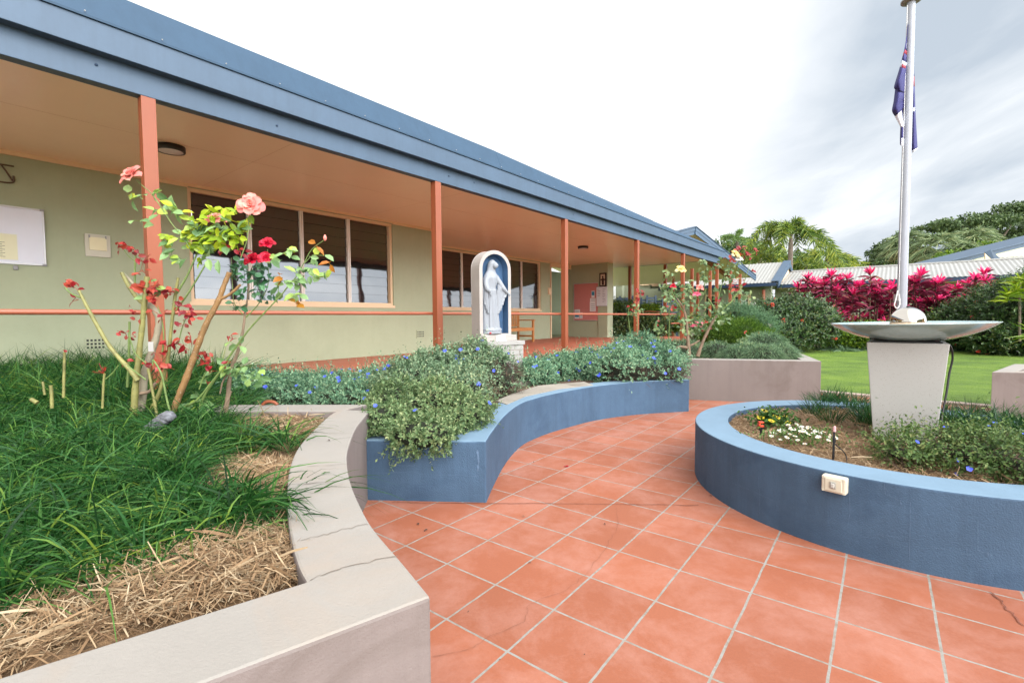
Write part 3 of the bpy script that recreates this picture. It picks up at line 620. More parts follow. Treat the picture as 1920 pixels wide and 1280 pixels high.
# pink pin board and papers on the notice wall (plane s = sc)
sn = sc+.03
def nb(x, y, s_=sn): return onS(x, y, s_)
(t0, za), (t1, zb) = nb(1077, 533), nb(1121, 600)
t = thing('pinboard', W(sn, (t0+t1)/2, (za+zb)/2), 'pink felt pinboard with pinned notices on the verandah end wall', 'pinboard')
MB().bst(sn-.02, sn-.002, t1, t0, zb, za).build('felt', M('pink_felt', (196, 124, 116), .95, .05, 30), t)
MB().bst(sn-.028, sn-.001, t1-.02, t0+.02, zb-.02, zb).bst(sn-.028, sn-.001, t1-.02, t0+.02, za, za+.02).bst(sn-.028, sn-.001, t0, t0+.02, zb, za).build('frame', m_alu, t)
m_paper = M('paper', (220, 220, 218), .8, .02); m_teal = M('teal_print', (40, 130, 160), .7, .1); m_ink = M('ink_grey', (110, 108, 112), .8, .1)
for (x0, y0, x1, y1), dark in (((1109.5, 545.5, 1115.5, 558), 1), ((1107, 559, 1117.5, 565.5), 0), ((1106.5, 566, 1117.5, 583.5), 0), ((1078, 580, 1088, 589), 0), ((1078, 589, 1087, 597), 1), ((1088, 586, 1093, 597), 0)):
    (a0, z1_), (a1, z0_) = nb(x0, y0), nb(x1, y1); pbn = MB(); pbn.bst(sn-.024, sn-.021, a1, a0, z0_, z1_, 0); h = z1_-z0_
    if dark: pbn.bst(sn-.0255, sn-.0242, a1+(a0-a1)*.08, a0-(a0-a1)*.08, z0_+h*.35, z1_-h*.1, 1)
    else:
        for k in range(4): pbn.bst(sn-.0252, sn-.0242, a1+(a0-a1)*.15, a0-(a0-a1)*.15, z0_+h*(.15+k*.2), z0_+h*(.19+k*.2), 2)
    pbn.build('notice', [m_paper, m_teal, m_ink], t)
(t0, za), (t1, zb) = onS(1119, 538.5, sc), onS(1140.5, 573, sc)
t1 = max(t1, tcol+.01)
t = thing('small_whiteboard', W(sc, t0, zb), 'small whiteboard with handwriting hanging on the end column', 'whiteboard')
MB().bst(sc-.03, sc-.012, t1, t0, zb, za).build('board', M('board_white', (212, 214, 216), .4, .02), t)
MB().bst(sc-.034, sc-.01, t1, t0, zb-.015, zb).bst(sc-.034, sc-.01, t1, t0, za, za+.015).build('frame', m_grey, t)
b = MB()
for cx in (.1, .58):
    for k in range(9):
        zz = za-(za-zb)*(.12+.085*k); L_ = random.uniform(.12, .3)
        if cx < .3 and k > 4: continue
        b.bst(sc-.0315, sc-.0302, t0-(t0-t1)*(cx+L_), t0-(t0-t1)*cx, zz-.006, zz+.004)
b.build('handwriting', M('marker_ink', (70, 70, 90), .8, .1), t)
(t0, za), (t1, zb) = onS(1124.5, 512, sc), onS(1137.5, 537, sc)
t = thing('picture_frame', W(sc, t0, zb), 'dark framed picture above the small whiteboard on the column', 'picture')
MB().bst(sc-.03, sc-.001, t1, t0, zb, za).build('frame', m_black, t)
b = MB(); b.bst(sc-.0325, sc-.0305, t1+.05, t0-.05, zb+.05, za-.05, 0); mm = (t0+t1)/2; b.bst(sc-.034, sc-.033, mm-.05, mm+.04, zb+.06, zb+.3, 1); b.ball(W(sc-.034, mm, zb+.34), (.03, .03, .04), 8, 6, 1); b.bst(sc-.0345, sc-.0335, mm-.09, mm+.08, zb+.22, zb+.27, 1)
b.build('print', [M('sepia_paper', (206, 186, 160), .8, .1, 8), M('sepia_dark', (60, 44, 42), .8, .1)], t)

# bench (faces out of the verandah)
bf = thing('garden_bench', W(11.2, 9.0, ZV), 'wooden slatted bench with armrests against the green wall', 'bench')
s1 = 11.85; s0 = 10.6; tf = 8.6; tb_ = 9.22
for s_ in (s1-.06, s0):
    b = MB(); b.bst(s_, s_+.06, tf, tf+.06, ZV, ZV+.63); b.build('front_leg', m_timber, bf, bevel=.005)
    b = MB(); b.bst(s_, s_+.06, tb_-.05, tb_, ZV, ZV+.92); b.build('rear_leg', m_timber, bf, bevel=.005)
    MB().bst(s_-.01, s_+.07, tf-.04, tb_-.05, ZV+.63, ZV+.665).build('armrest', m_timber, bf, bevel=.01)
    MB().bst(s_+.01, s_+.05, tf+.06, tb_-.05, ZV+.14, ZV+.19).build('stretcher', m_timber, bf)
b = MB()
for k in range(6): b.bst(s0+.06, s1-.06, tf+k*.095, tf+k*.095+.08, ZV+.4, ZV+.425)
b.bst(s0+.06, s1-.06, tf+.01, tf+.04, ZV+.33, ZV+.4); b.bst(s1-.05, s1-.01, tf+.06, tb_-.05, ZV+.34, ZV+.4); b.build('seat', m_timber, bf, bevel=.003)
b = MB(); b.bst(s0+.06, s1-.06, tb_-.045, tb_-.01, ZV+.84, ZV+.92); b.bst(s0+.06, s1-.06, tb_-.045, tb_-.01, ZV+.46, ZV+.51)
for k in range(14): b.bst(s0+.1+k*.08, s0+.145+k*.08, tb_-.035, tb_-.018, ZV+.51, ZV+.84)
b.build('backrest', m_timber, bf, bevel=.003)

# opposite wing of the courtyard, behind the camera; the windows mirror it
ob = thing('opposite_building', W(4, -14.5, 0), 'sage and cream clad wing across the courtyard, mirrored in the windows', 'building')
MB().bst(-6, 5, -15, -14.5, 0, 5.0).build('wall', m_sagefar, ob)
b = MB(); b.bst(5.01, 13, -15, -14.5, 0, 5.1)
for k in range(28): b.bst(5.01, 13, -14.5, -14.47, .1+k*.17, .235+k*.17)
b.build('clad_wall', m_clad, ob)
MB().slab([W(-7, -13.9, 4.9), W(14, -13.9, 4.9), W(14, -18, 5.9), W(-7, -18, 5.9)], .06).build('roof', m_roofw, ob)
MB().bst(-7, 14, -14.0, -13.88, 4.8, 4.95).build('gutter', m_blued, ob)
for k in range(4):
    f = MB().bst(-4+k*4.1, -2.4+k*4.1, -14.5, -14.46, 1, 2.3).build('window', m_trim, ob); MB().bst(-3.93+k*4.1, -2.47+k*4.1, -14.462, -14.44, 1.07, 2.23).build('pane', m_dark, f)

# ================================================================== SHRINE
RZ = math.radians(35)
sp = at(968, 715, .4); sp = np.array([atY(900, 640, 5.75)[0], 5.75, 0])
_cr, _sr = math.cos(RZ), math.sin(RZ)
def fsh(V):
    V = np.asarray(V, float); return np.stack([sp[0]+V[:, 0]*_cr-V[:, 1]*_sr, sp[1]+V[:, 0]*_sr+V[:, 1]*_cr, V[:, 2]], 1)
sh = thing('shrine_niche', (sp[0], sp[1], .4), 'arched cream niche with a blue recess on a white brick plinth', 'shrine')
nw = .46; r_ = nw/2; zb0 = .93; zt0 = 1.99; zc_ = zt0-r_; rim = .045
def archpts(rr, z0, n=20):
    c = nw/2; return [(c+rr, z0)] + [(c+rr*math.cos(a), zc_+rr*math.sin(a)) for a in np.linspace(0, math.pi, n)] + [(c-rr, z0)]
o_, i_ = archpts(r_, zb0), archpts(r_-rim, .975); n = len(o_)
b = MB(); V = [(x, 0, z) for x, z in o_]+[(x, 0, z) for x, z in i_]+[(x, .19, z) for x, z in o_]+[(x, .12, z) for x, z in i_]
f = []
for k in range(n-1): f += [(k, k+1, k+1+n, k+n), (k, k+2*n, k+1+2*n, k+1)]
f += [tuple(range(2*n, 3*n)), (0, n, 2*n-1, n-1), (n, 3*n, 4*n-1, 2*n-1)]
b.add(fsh(V), f); b.build('arch', m_stone, sh, bevel=.004)
MB().add(fsh([(x, .118, z) for x, z in i_]), [tuple(range(n-1, -1, -1))]).add(fsh([(x, .002, z) for x, z in i_]+[(x, .118, z) for x, z in i_]), [(k, k+1, k+1+n, k+n) for k in range(n-1)]).build('recess_back', m_shrineblue, sh)
MB().box(.03, .50, -.06, .2, .885, .958, fsh).build('step', m_stone, sh, bevel=.006)
MB().box(-.02, .585, -.12, .25, .835, .885, fsh).build('capping_slab', m_brick, sh, bevel=.004)
b = MB(); z = .40; row = 0
while z < .83:
    for (ax, lo, hi) in (('x', 0, .57), ('y', -.105, .24)):
        L_ = .145; p = lo-(L_/2 if row % 2 else 0)
        while p < hi-.01:
            a0 = max(lo, p)+.003; a1 = min(hi, p+L_)-.003
            if a1-a0 > .02:
                if ax == 'x': b.box(a0, a1, -.108, -.05, z+.003, z+.059, fsh, 0)
                else: b.box(.51, .573, a0 if a0 > -.1 else -.049, a1, z+.003, z+.059, fsh, 0)
            p += L_
    z += .062; row += 1
b.box(.006, .567, -.102, .24, .38, .836, fsh, 1); b.build('plinth', [m_brick, m_mortar], sh, bevel=.003)
MB().box(.18, .32, -.10, -.03, .888, .90, fsh).box(.185, .315, -.075, -.068, .90, .955, fsh).build('plaque', M('plaque_white', (232, 232, 230), .4, .02), sh, bevel=.002)
MB().box(-.05, .78, -.32, .3, .34, .402, fsh).build('base_slab', m_conc, sh, bevel=.006)
MB().ball(fsh([(.13, -.03, .985)])[0], (.014, .012, .012), 8, 6).build('offering', M('offering_red', (170, 40, 50), .5, .2, 30), sh)
pav = [at(x, y, .4)[:2] for x, y in [(930, 750), (960, 738), (1010, 722), (1095, 715), (1112, 721), (1050, 728), (985, 742), (950, 757)]]
tag(MB().prism(pav, .3, .398).build('concrete_slab', m_conc), 'stained concrete pad in the bed in front of the shrine', 'slab')

# statue: robed veiled figure, one continuous surface (voxel-merged)
st_o = fsh([(.205, .035, .976)])[0]
def fst(V):
    V = np.asarray(V, float)*np.array([1.16, 1.0, 1.0]); return fsh(V + np.array([.198, .035, .976]))
b = MB()
def rings(rs, n=36, fold=0, nf=9, ph=0, fr=fst, arc=None):
    V = []
    for z_, cx, cy, rx, ry in rs:
        a = np.linspace(0, 2*math.pi, n, endpoint=False); k = 1+fold*np.sin(nf*a+ph+z_*5)*min(1, max(0, (.78-z_)*2.2))
        V.append(np.stack([cx+rx*np.cos(a)*k, cy+ry*np.sin(a)*k, np.full(n, z_)], 1))
    V = np.vstack(V); k = len(rs)
    f = [(i*n+j, i*n+(j+1) % n, (i+1)*n+(j+1) % n, (i+1)*n+j) for i in range(k-1) for j in range(n)] + [tuple(range(n-1, -1, -1)), tuple(range((k-1)*n, k*n))]
    b.add(fr(V), f, 0, True)
rings([(.07, .0, 0, .088, .062), (.15, .0, 0, .080, .058), (.28, .0, 0, .072, .054), (.42, .0, 0, .066, .052), (.52, .0, 0, .058, .046), (.565, .0, 0, .050, .042), (.62, .004, 0, .058, .046), (.68, .004, 0, .066, .05), (.715, .006, 0, .066, .042), (.745, .008, 0, .036, .034)], fold=.10, nf=11)
rings([(.05, -.03, .02, .088, .05), (.2, -.03, .02, .088, .05), (.4, -.034, .02, .086, .05), (.55, -.034, .02, .086, .048), (.66, -.018, .016, .086, .048), (.72, -.004, .015, .072, .044), (.77, .002, .016, .05, .04), (.81, .006, .016, .047, .044), (.85, .010, .012, .046, .047), (.88, .012, .008, .036, .040), (.9, .013, .006, .014, .018)], fold=.05, nf=8, ph=1)
b.ball((0, 0, 0), (.030, .033, .043), 18, 14, fr=lambda V: fst(V+np.array([.028, -.028, .832])))       # face
b.ball((0, 0, 0), (.006, .011, .012), 8, 6, fr=lambda V: fst(V+np.array([.046, -.056, .828])))
for ex in (.030, .050): b.ball((0, 0, 0), (.005, .004, .003), 8, 6, fr=lambda V, ex=ex: fst(V+np.array([ex, -.054, .842])))
b.ball((0, 0, 0), (.008, .005, .0035), 8, 6, fr=lambda V: fst(V+np.array([.042, -.054, .810])))
def tb(path, rad, n=12): b.tube(fst(spline(path, 5)), np.interp(np.linspace(0, 1, (len(path)-1)*5+1), np.linspace(0, 1, len(rad)), rad), n)
tb([(-.045, 0, .70), (-.082, -.02, .62), (-.080, -.05, .54), (-.052, -.066, .505)], [.03, .034, .030, .018])
tb([(.055, 0, .70), (.090, -.02, .62), (.125, -.05, .545), (.165, -.06, .500)], [.03, .034, .030, .016])
def hand(c, d, curl, k=1):
    c = np.array(c); d = unit(np.array(d)); s_ = unit(np.cross(d, [0, 1, .2])); b.ball((0, 0, 0), (.013, .010, .016), 10, 8, fr=lambda V: fst(V+c))
    for q in range(4):
        r0 = c + s_*(q-1.5)*.0062; L_ = (.024, .028, .026, .02)[q]; tb([r0, r0+d*L_*.6, r0+d*L_+np.array([0, -.003, -curl])], [.0036, .0032, .0024], 6)
    tb([c-s_*.009, c-s_*.016+d*.01, c-s_*.014+d*.018], [.004, .0035, .0028], 6)
hand((-.046, -.07, .492), (.1, -.2, -1), .004); hand((.178, -.064, .487), (.75, -.1, -.6), .006)
# hanging sleeve / mantle drapery on both sides
def drape(poly, th=.012, y=-.035, rip=.01):
    V = []; k = len(poly)
    P = spline([(x, z_, 0) for x, z_ in poly], 1)[:, :2]
    b.tube(fst([(x, y+rip*math.sin(i*2.2), z_) for i, (x, z_) in enumerate(poly)]), th, 8)
for k in range(7):
    u = k/6; x0 = .055+.105*u; z0_ = .60-.105*u; zb_ = .24+.20*u**1.5; x1 = .05+.085*u
    drape([(x0, z0_), (x0*.5+x1*.5+.006, (z0_+zb_)/2), (x1, zb_)], .0125, -.045+.006*(k % 2), .004)
for k in range(5):
    u = k/4; drape([(-.07-.018*u, .56), (-.085-.012*u, .42), (-.070-.03*u, .25+.10*u)], .013, -.04+.01*(k % 2)+.02*u, .004)
for k in range(5): drape([(-.03+.018*k, .53), (-.034+.021*k, .3), (-.042+.026*k, .07)], .0055, -.046, .003)
for k in range(14):
    a_ = k/14*6.28; b.ball((0, 0, 0), (.045, .04, .035), 10, 8, jig=.12, fr=lambda V, a_=a_: fst(V+np.array([.07*math.cos(a_), .035*math.sin(a_), .045])))
rings([(0, 0, 0, .115, .07), (.03, 0, 0, .112, .068), (.06, 0, 0, .09, .06)])
so_ = b.build('statue', m_statue); rm = so_.modifiers.new('merge', 'REMESH'); rm.mode = 'VOXEL'; rm.voxel_size = .0045; rm.use_smooth_shade = True
tag(so_, 'white painted statue of a veiled robed woman with arms lowered, standing in the niche', 'statue')

# ================================================================== FOUNTAIN
pc = np.array([2.60, 3.16]); fr_p = lambda V: np.stack([pc[0]+V[:, 0]*-DT[0]+V[:, 1]*DS[0], pc[1]+V[:, 0]*-DT[1]+V[:, 1]*DS[1], V[:, 2]], 1)
fo = thing('fountain_pedestal', (*pc, .33), 'tapered speckled white terrazzo pedestal in the round planter', 'pedestal')
b = MB(); a_, c_ = .15, .202; V = np.array([(-a_, -a_, .30), (a_, -a_, .30), (a_, a_, .30), (-a_, a_, .30), (-c_, -c_, .99), (c_, -c_, .99), (c_, c_, .99), (-c_, c_, .99)])
b.add(fr_p(V), [(0, 3, 2, 1), (4, 5, 6, 7), (0, 1, 5, 4), (1, 2, 6, 5), (2, 3, 7, 6), (3, 0, 4, 7)]); b.build('pedestal', m_terr, fo, bevel=.005)
MB().box(-.17, .17, -.17, .17, .99, .998, fr_p).build('rubber_pad', m_black, fo)
bc_ = np.array([pc[0]+.015, pc[1], 0]); tilt = .018
frb = lambda V: np.stack([V[:, 0], V[:, 1], V[:, 2]+(V[:, 0]-bc_[0])*tilt], 1)
bw = thing('fountain_bowl', (bc_[0], bc_[1], .998), 'wide shallow mirrored glass bowl resting on the white pedestal', 'bowl')
pr = [(0, .998), (.12, .999), (.20, 1.008), (.28, 1.03), (.35, 1.060), (.40, 1.088), (.432, 1.112), (.436, 1.116), (.428, 1.117), (.395, 1.097), (.34, 1.072), (.27, 1.045), (.18, 1.026), (0, 1.02)]
b = MB(); b.lathe(pr, (bc_[0], bc_[1], 0), 72, fr=frb); b.build('glass_bowl', m_bowl, bw)
wt, wnt, wp, wo = nodes('fountain_water'); wp.inputs['Base Color'].default_value = (.5, .6, .6, 1); wp.inputs['Roughness'].default_value = .03; wp.inputs['Alpha'].default_value = .6
MB().lathe([(.37, 1.090), (0, 1.090)], (bc_[0], bc_[1], 0), 48).build('water', wt, bw)
bl_ = np.array([pc[0]-.01, pc[1]-.02])
t = thing('fountain_ball', (*bl_, 1.10), 'polished round ball with a granite foot in the middle of the bowl', 'ornament')
MB().lathe([(0, 1.03), (.092, 1.03), (.094, 1.115), (.088, 1.122), (0, 1.122)], (*bl_, 0), 40).build('granite_foot', m_granite, t)
MB().lathe([(.096*math.cos(a), 1.122+.096*math.sin(a)) for a in np.linspace(0, math.pi/2-.01, 16)]+[(0, 1.218)], (*bl_, 0), 48).build('steel_dome', m_chrome, t)
MB().lathe([(0, 1.215), (.010, 1.217), (.010, 1.224), (0, 1.225)], (*bl_, 0), 12).build('nozzle', m_black, t)
pm = MB().ball((0, 0, 0), (1, .75, .5), 12, 8, jig=.08).mesh('pebble', m_pebble)
spots = [(1572, -.28), (1584, -.25), (1596, -.22), (1607, -.25), (1619, -.2), (1634, -.22), (1648, -.2), (1655, -.12), (1590, -.15), (1765, -.24), (1790, -.2), (1612, -.14)]
desc = ['small', 'flat', 'round', 'oval', 'tiny', 'pale', 'large oval', 'biggest', 'rear', 'lone right-hand', 'farthest right', 'middle']
vd = unit(bc_[:2]); sd = np.array([vd[1], -vd[0]])
for k, (px, dy) in enumerate(spots):
    w_ = atY(px, 606, 1)[:2]; tt = 3.98; base = bc_[:2]+vd*dy
    kk = (base[0]*vd[0]+base[1]*vd[1])/(w_[0]*vd[0]+w_[1]*vd[1]); p = w_*kk; rr = np.linalg.norm(p-bc_[:2])
    if rr > .37: p = bc_[:2]+(p-bc_[:2])*.37/rr; rr = .37
    o = bpy.data.objects.new('pebble', pm); C.objects.link(o); s_ = (.018+.010*((k*37) % 5)/4)*(1.35 if desc[k] == 'biggest' else 1); o.location = (p[0], p[1], 1.088+s_*.3); o.scale = (s_, s_, s_); o.rotation_euler = (0, 0, k*1.3)
    tag(o, 'smooth white pebble among those heaped in the water of the mirrored bowl', 'pebble', 'white pebbles in the fountain bowl')
cb = MB(); cpts = [atY(x, y, Y) for x, y, Y in [(1740, 640, 3.1), (1765, 641, 3.15), (1782, 650, 3.2), (1786, 672, 3.22), (1780, 700, 3.22), (1775, 735, 3.2), (1768, 770, 3.18), (1764, 800, 3.15), (1760, 835, 3.12)]]
tag(MB().tube(spline(cpts, 6), .0065, 8).build('power_cable', m_black), 'black cable looping down from the bowl behind the pedestal', 'cable')

# ================================================================== FLAGPOLE AND FLAG
pp = atY(1691, 560, 5.5); px_, py_ = pp[0], pp[1]
ztop = atY(1706, 4, 5.5)[2]
t = thing('flagpole', (px_, py_, 0), 'tall pale grey metal flagpole rising behind the fountain', 'flagpole')
b = MB(); b.tube([(px_, py_, 0), (px_, py_, 1.5), (px_, py_, ztop)], [.052, .048, .038], 24); b.build('pole', m_pole, t)
MB().lathe([(0, -.005), (.055, -.005), (.095, .004), (.095, .022), (.05, .035), (0, .04)], (px_, py_, ztop), 28).build('cap', M('cap_grey', (120, 118, 112), .6, .1), t)
b = MB(); ca_ = atY(1684, 556, 5.45); b.box(ca_[0]-.012, ca_[0]+.012, ca_[1]-.01, ca_[1]+.05, ca_[2]-.05, ca_[2]+.03); b.build('cleat', m_grey, t)
b = MB(); b.tube(spline([atY(x, y, 5.42) for x, y in [(1683, 545), (1680, 560), (1677, 572), (1682, 578), (1687, 570), (1686, 552)]], 5), .006, 6); b.tube([(px_-.062, py_-.03, 1.4), (px_-.058, py_-.02, ztop-.05)], .003, 6); b.build('halyard', m_white, t)
FB = (40, 38, 96); m_fb = M('flag_navy', FB, .75, .05, 6); m_fr = M('flag_red', (140, 34, 50), .75, .05); m_fwh = M('flag_white', (218, 222, 232), .75, .03)
fl_ = thing('flag', (px_-.06, py_, ztop-.5), 'limp navy flag with red and white canton and white stars hanging from the pole', 'flag')
def cloth(grid, mat_of, name='cloth'):
    """grid of rows of (px, py, Y) points -> smooth cloth surface"""
    R = [spline([atY(*p) for p in row], 6) for row in grid]; R = np.array(R); k = R.shape[1]
    cols = [spline(R[:, j], 6) for j in range(k)]; G = np.array(cols).transpose(1, 0, 2); n_, k_ = G.shape[:2]; b = MB()
    f = {0: [], 1: [], 2: []}
    for i in range(n_-1):
        for j in range(k_-1): f[mat_of(i/(n_-1), j/(k_-1))].append((i*k_+j, i*k_+j+1, (i+1)*k_+j+1, (i+1)*k_+j))
    V = G.reshape(-1, 3)
    for m_, ff in f.items():
        if ff: b.add(V, np.array(ff), m_, True)
    o = b.build(name, [m_fb, m_fr, m_fwh], fl_); so2 = o.modifiers.new('thick', 'SOLIDIFY'); so2.thickness = .003; return o
cloth([[(1702, 45, 5.47), (1702, 46, 5.5), (1703, 47, 5.52)], [(1697, 85, 5.45), (1699, 88, 5.48), (1702, 90, 5.52)], [(1688, 125, 5.47), (1693, 128, 5.40), (1700, 130, 5.52)],
       [(1677, 162, 5.44), (1687, 152, 5.37), (1700, 145, 5.52)], [(1680, 168, 5.47), (1688, 172, 5.42), (1700, 176, 5.54)]], lambda u, v: (2 if .42 < u+v*.05 < .47 else (1 if (.30 < u+v*.05 < .34 or .47 < u+v*.05 < .50) else 0)) if u < .6 else 0)
cloth([[(1679, 165, 5.50), (1687, 168, 5.44), (1700, 172, 5.54)], [(1676, 190, 5.46), (1686, 184, 5.40), (1698, 180, 5.52)], [(1673, 208, 5.46), (1682, 200, 5.40), (1696, 186, 5.52)], [(1678, 218, 5.5), (1685, 212, 5.44), (1697, 200, 5.54)]], lambda u, v: 0)
cloth([[(1673, 208, 5.5), (1682, 199, 5.45), (1697, 186, 5.56)], [(1680, 222, 5.5), (1686, 218, 5.46), (1697, 214, 5.56)], [(1689, 238, 5.5), (1692, 238, 5.47), (1697, 238, 5.56)]], lambda u, v: 2 if v < .75 else 0)
cloth([[(1689, 232, 5.5), (1693, 232, 5.47), (1698, 232, 5.56)], [(1688, 255, 5.5), (1692, 256, 5.46), (1697, 258, 5.56)], [(1688, 271, 5.5), (1691, 274, 5.47), (1696, 279, 5.56)]], lambda u, v: 2 if u > .5 and v > .3 else 0)
cloth([[(1706, 100, 5.56), (1711, 105, 5.55), (1712, 110, 5.56)], [(1707, 140, 5.6), (1712, 142, 5.54), (1714, 145, 5.58)], [(1707, 200, 5.6), (1713, 205, 5.52), (1716, 208, 5.58)], [(1707, 262, 5.6), (1713, 262, 5.53), (1719, 262, 5.58)], [(1708, 288, 5.6), (1714, 284, 5.54), (1720, 280, 5.58)]],
      lambda u, v: 1 if .24 < u < .30 else (2 if u > .955 else 0))
def star(px, py, Y, r, npt=7):
    c = atY(px, py, Y); V = []; 
    for k in range(npt*2): a_ = math.pi/2+k*math.pi/npt; q = r if k % 2 == 0 else r*.45; V.append((c[0]+q*math.cos(a_)*.6, c[1]-.012, c[2]+q*math.sin(a_)))
    return MB().add(V, [tuple(range(npt*2))]).build('star', m_fwh, fl_)
star(1712, 206, 5.52, .03); star(1691, 235, 5.46, .032)

# ================================================================== SMALL THINGS IN THE RING
bx = ringpt(1568, 905); nrm = unit(np.array([*(bx[:2]-RC), 0])); tx = np.array([-nrm[1], nrm[0], 0]); bzc = bx[2]
fbx = lambda V: np.stack([RC[0]+nrm[0]*(1.25+V[:, 1])+tx[0]*V[:, 0], RC[1]+nrm[1]*(1.25+V[:, 1])+tx[1]*V[:, 0], bzc+V[:, 2]], 1)
t = thing('power_switch', (*(RC+nrm[:2]*1.25), bzc), 'cream weatherproof switch box on the outside of the round blue planter', 'switch')
MB().box(-.052, .052, -.002, .045, -.04, .04, fbx).build('housing', m_cream, t, bevel=.007)
MB().box(-.036, .036, .0445, .05, -.031, .031, fbx).build('cover', m_cream, t, bevel=.003)
MB().box(-.013, .013, .049, .056, -.017, .017, fbx).build('bezel', M('bezel_grey', (150, 148, 140), .5, .05), t, bevel=.003)
MB().box(-.008, .008, .055, .062, -.011, .011, fbx).build('rocker', M('rocker_grey', (176, 174, 166), .4, .05), t, bevel=.003)
for x_ in (-.043, .043):
    for z_ in (-.032, .032): MB().box(x_-.005, x_+.005, .0445, .0475, z_-.005, z_+.005, fbx).build('screw_cap', m_cream, t)
rp = at(1562, 862, .36)
t = thing('sprinkler_riser', rp, 'thin black irrigation riser with pink tip standing in the straw', 'sprinkler')
MB().tube([rp-np.array([0, 0, .05]), rp+np.array([.002, 0, .13]), rp+np.array([.004, 0, .165])], [.006, .0055, .005], 8).tube([rp+np.array([.003, 0, .10]), rp+np.array([.003, 0, .125])], .0085, 8).build('riser', m_black, t)
MB().tube([rp+np.array([.004, 0, .160]), rp+np.array([.004, 0, .185]), rp+np.array([.004, 0, .192])], [.0075, .0075, .004], 8).build('tip', M('faded_pink_plastic', (206, 150, 150), .6, .1), t)
MB().tube(spline([rp+np.array(q) for q in [(.005, 0, .095), (.025, .0, .075), (.055, 0, .05), (.073, 0, .02), (.068, -.01, -.01), (.055, -.01, -.03)]], 5), .0032, 7).build('hose', m_black, t)
rp = at(1427, 815, .36)
t = thing('drip_sprinkler', rp, 'small red and black sprinkler head beside the yellow daisies', 'sprinkler')
MB().tube([rp-np.array([0, 0, .03]), rp+np.array([0, 0, .045])], [.006, .010], 8).box(rp[0]-.012, rp[0]+.004, rp[1]-.008, rp[1]+.008, rp[2]+.03, rp[2]+.055).build('stake', m_black, t)
MB().box(rp[0]-.020, rp[0]+.014, rp[1]-.012, rp[1]+.012, rp[2]+.055, rp[2]+.068).box(rp[0]-.020, rp[0]-.010, rp[1]-.012, rp[1]+.012, rp[2]+.06, rp[2]+.09).box(rp[0]-.020, rp[0]+.014, rp[1]-.012, rp[1]+.012, rp[2]+.082, rp[2]+.092).build('arm', M('red_plastic', (206, 66, 36), .5, .05), t, bevel=.002)

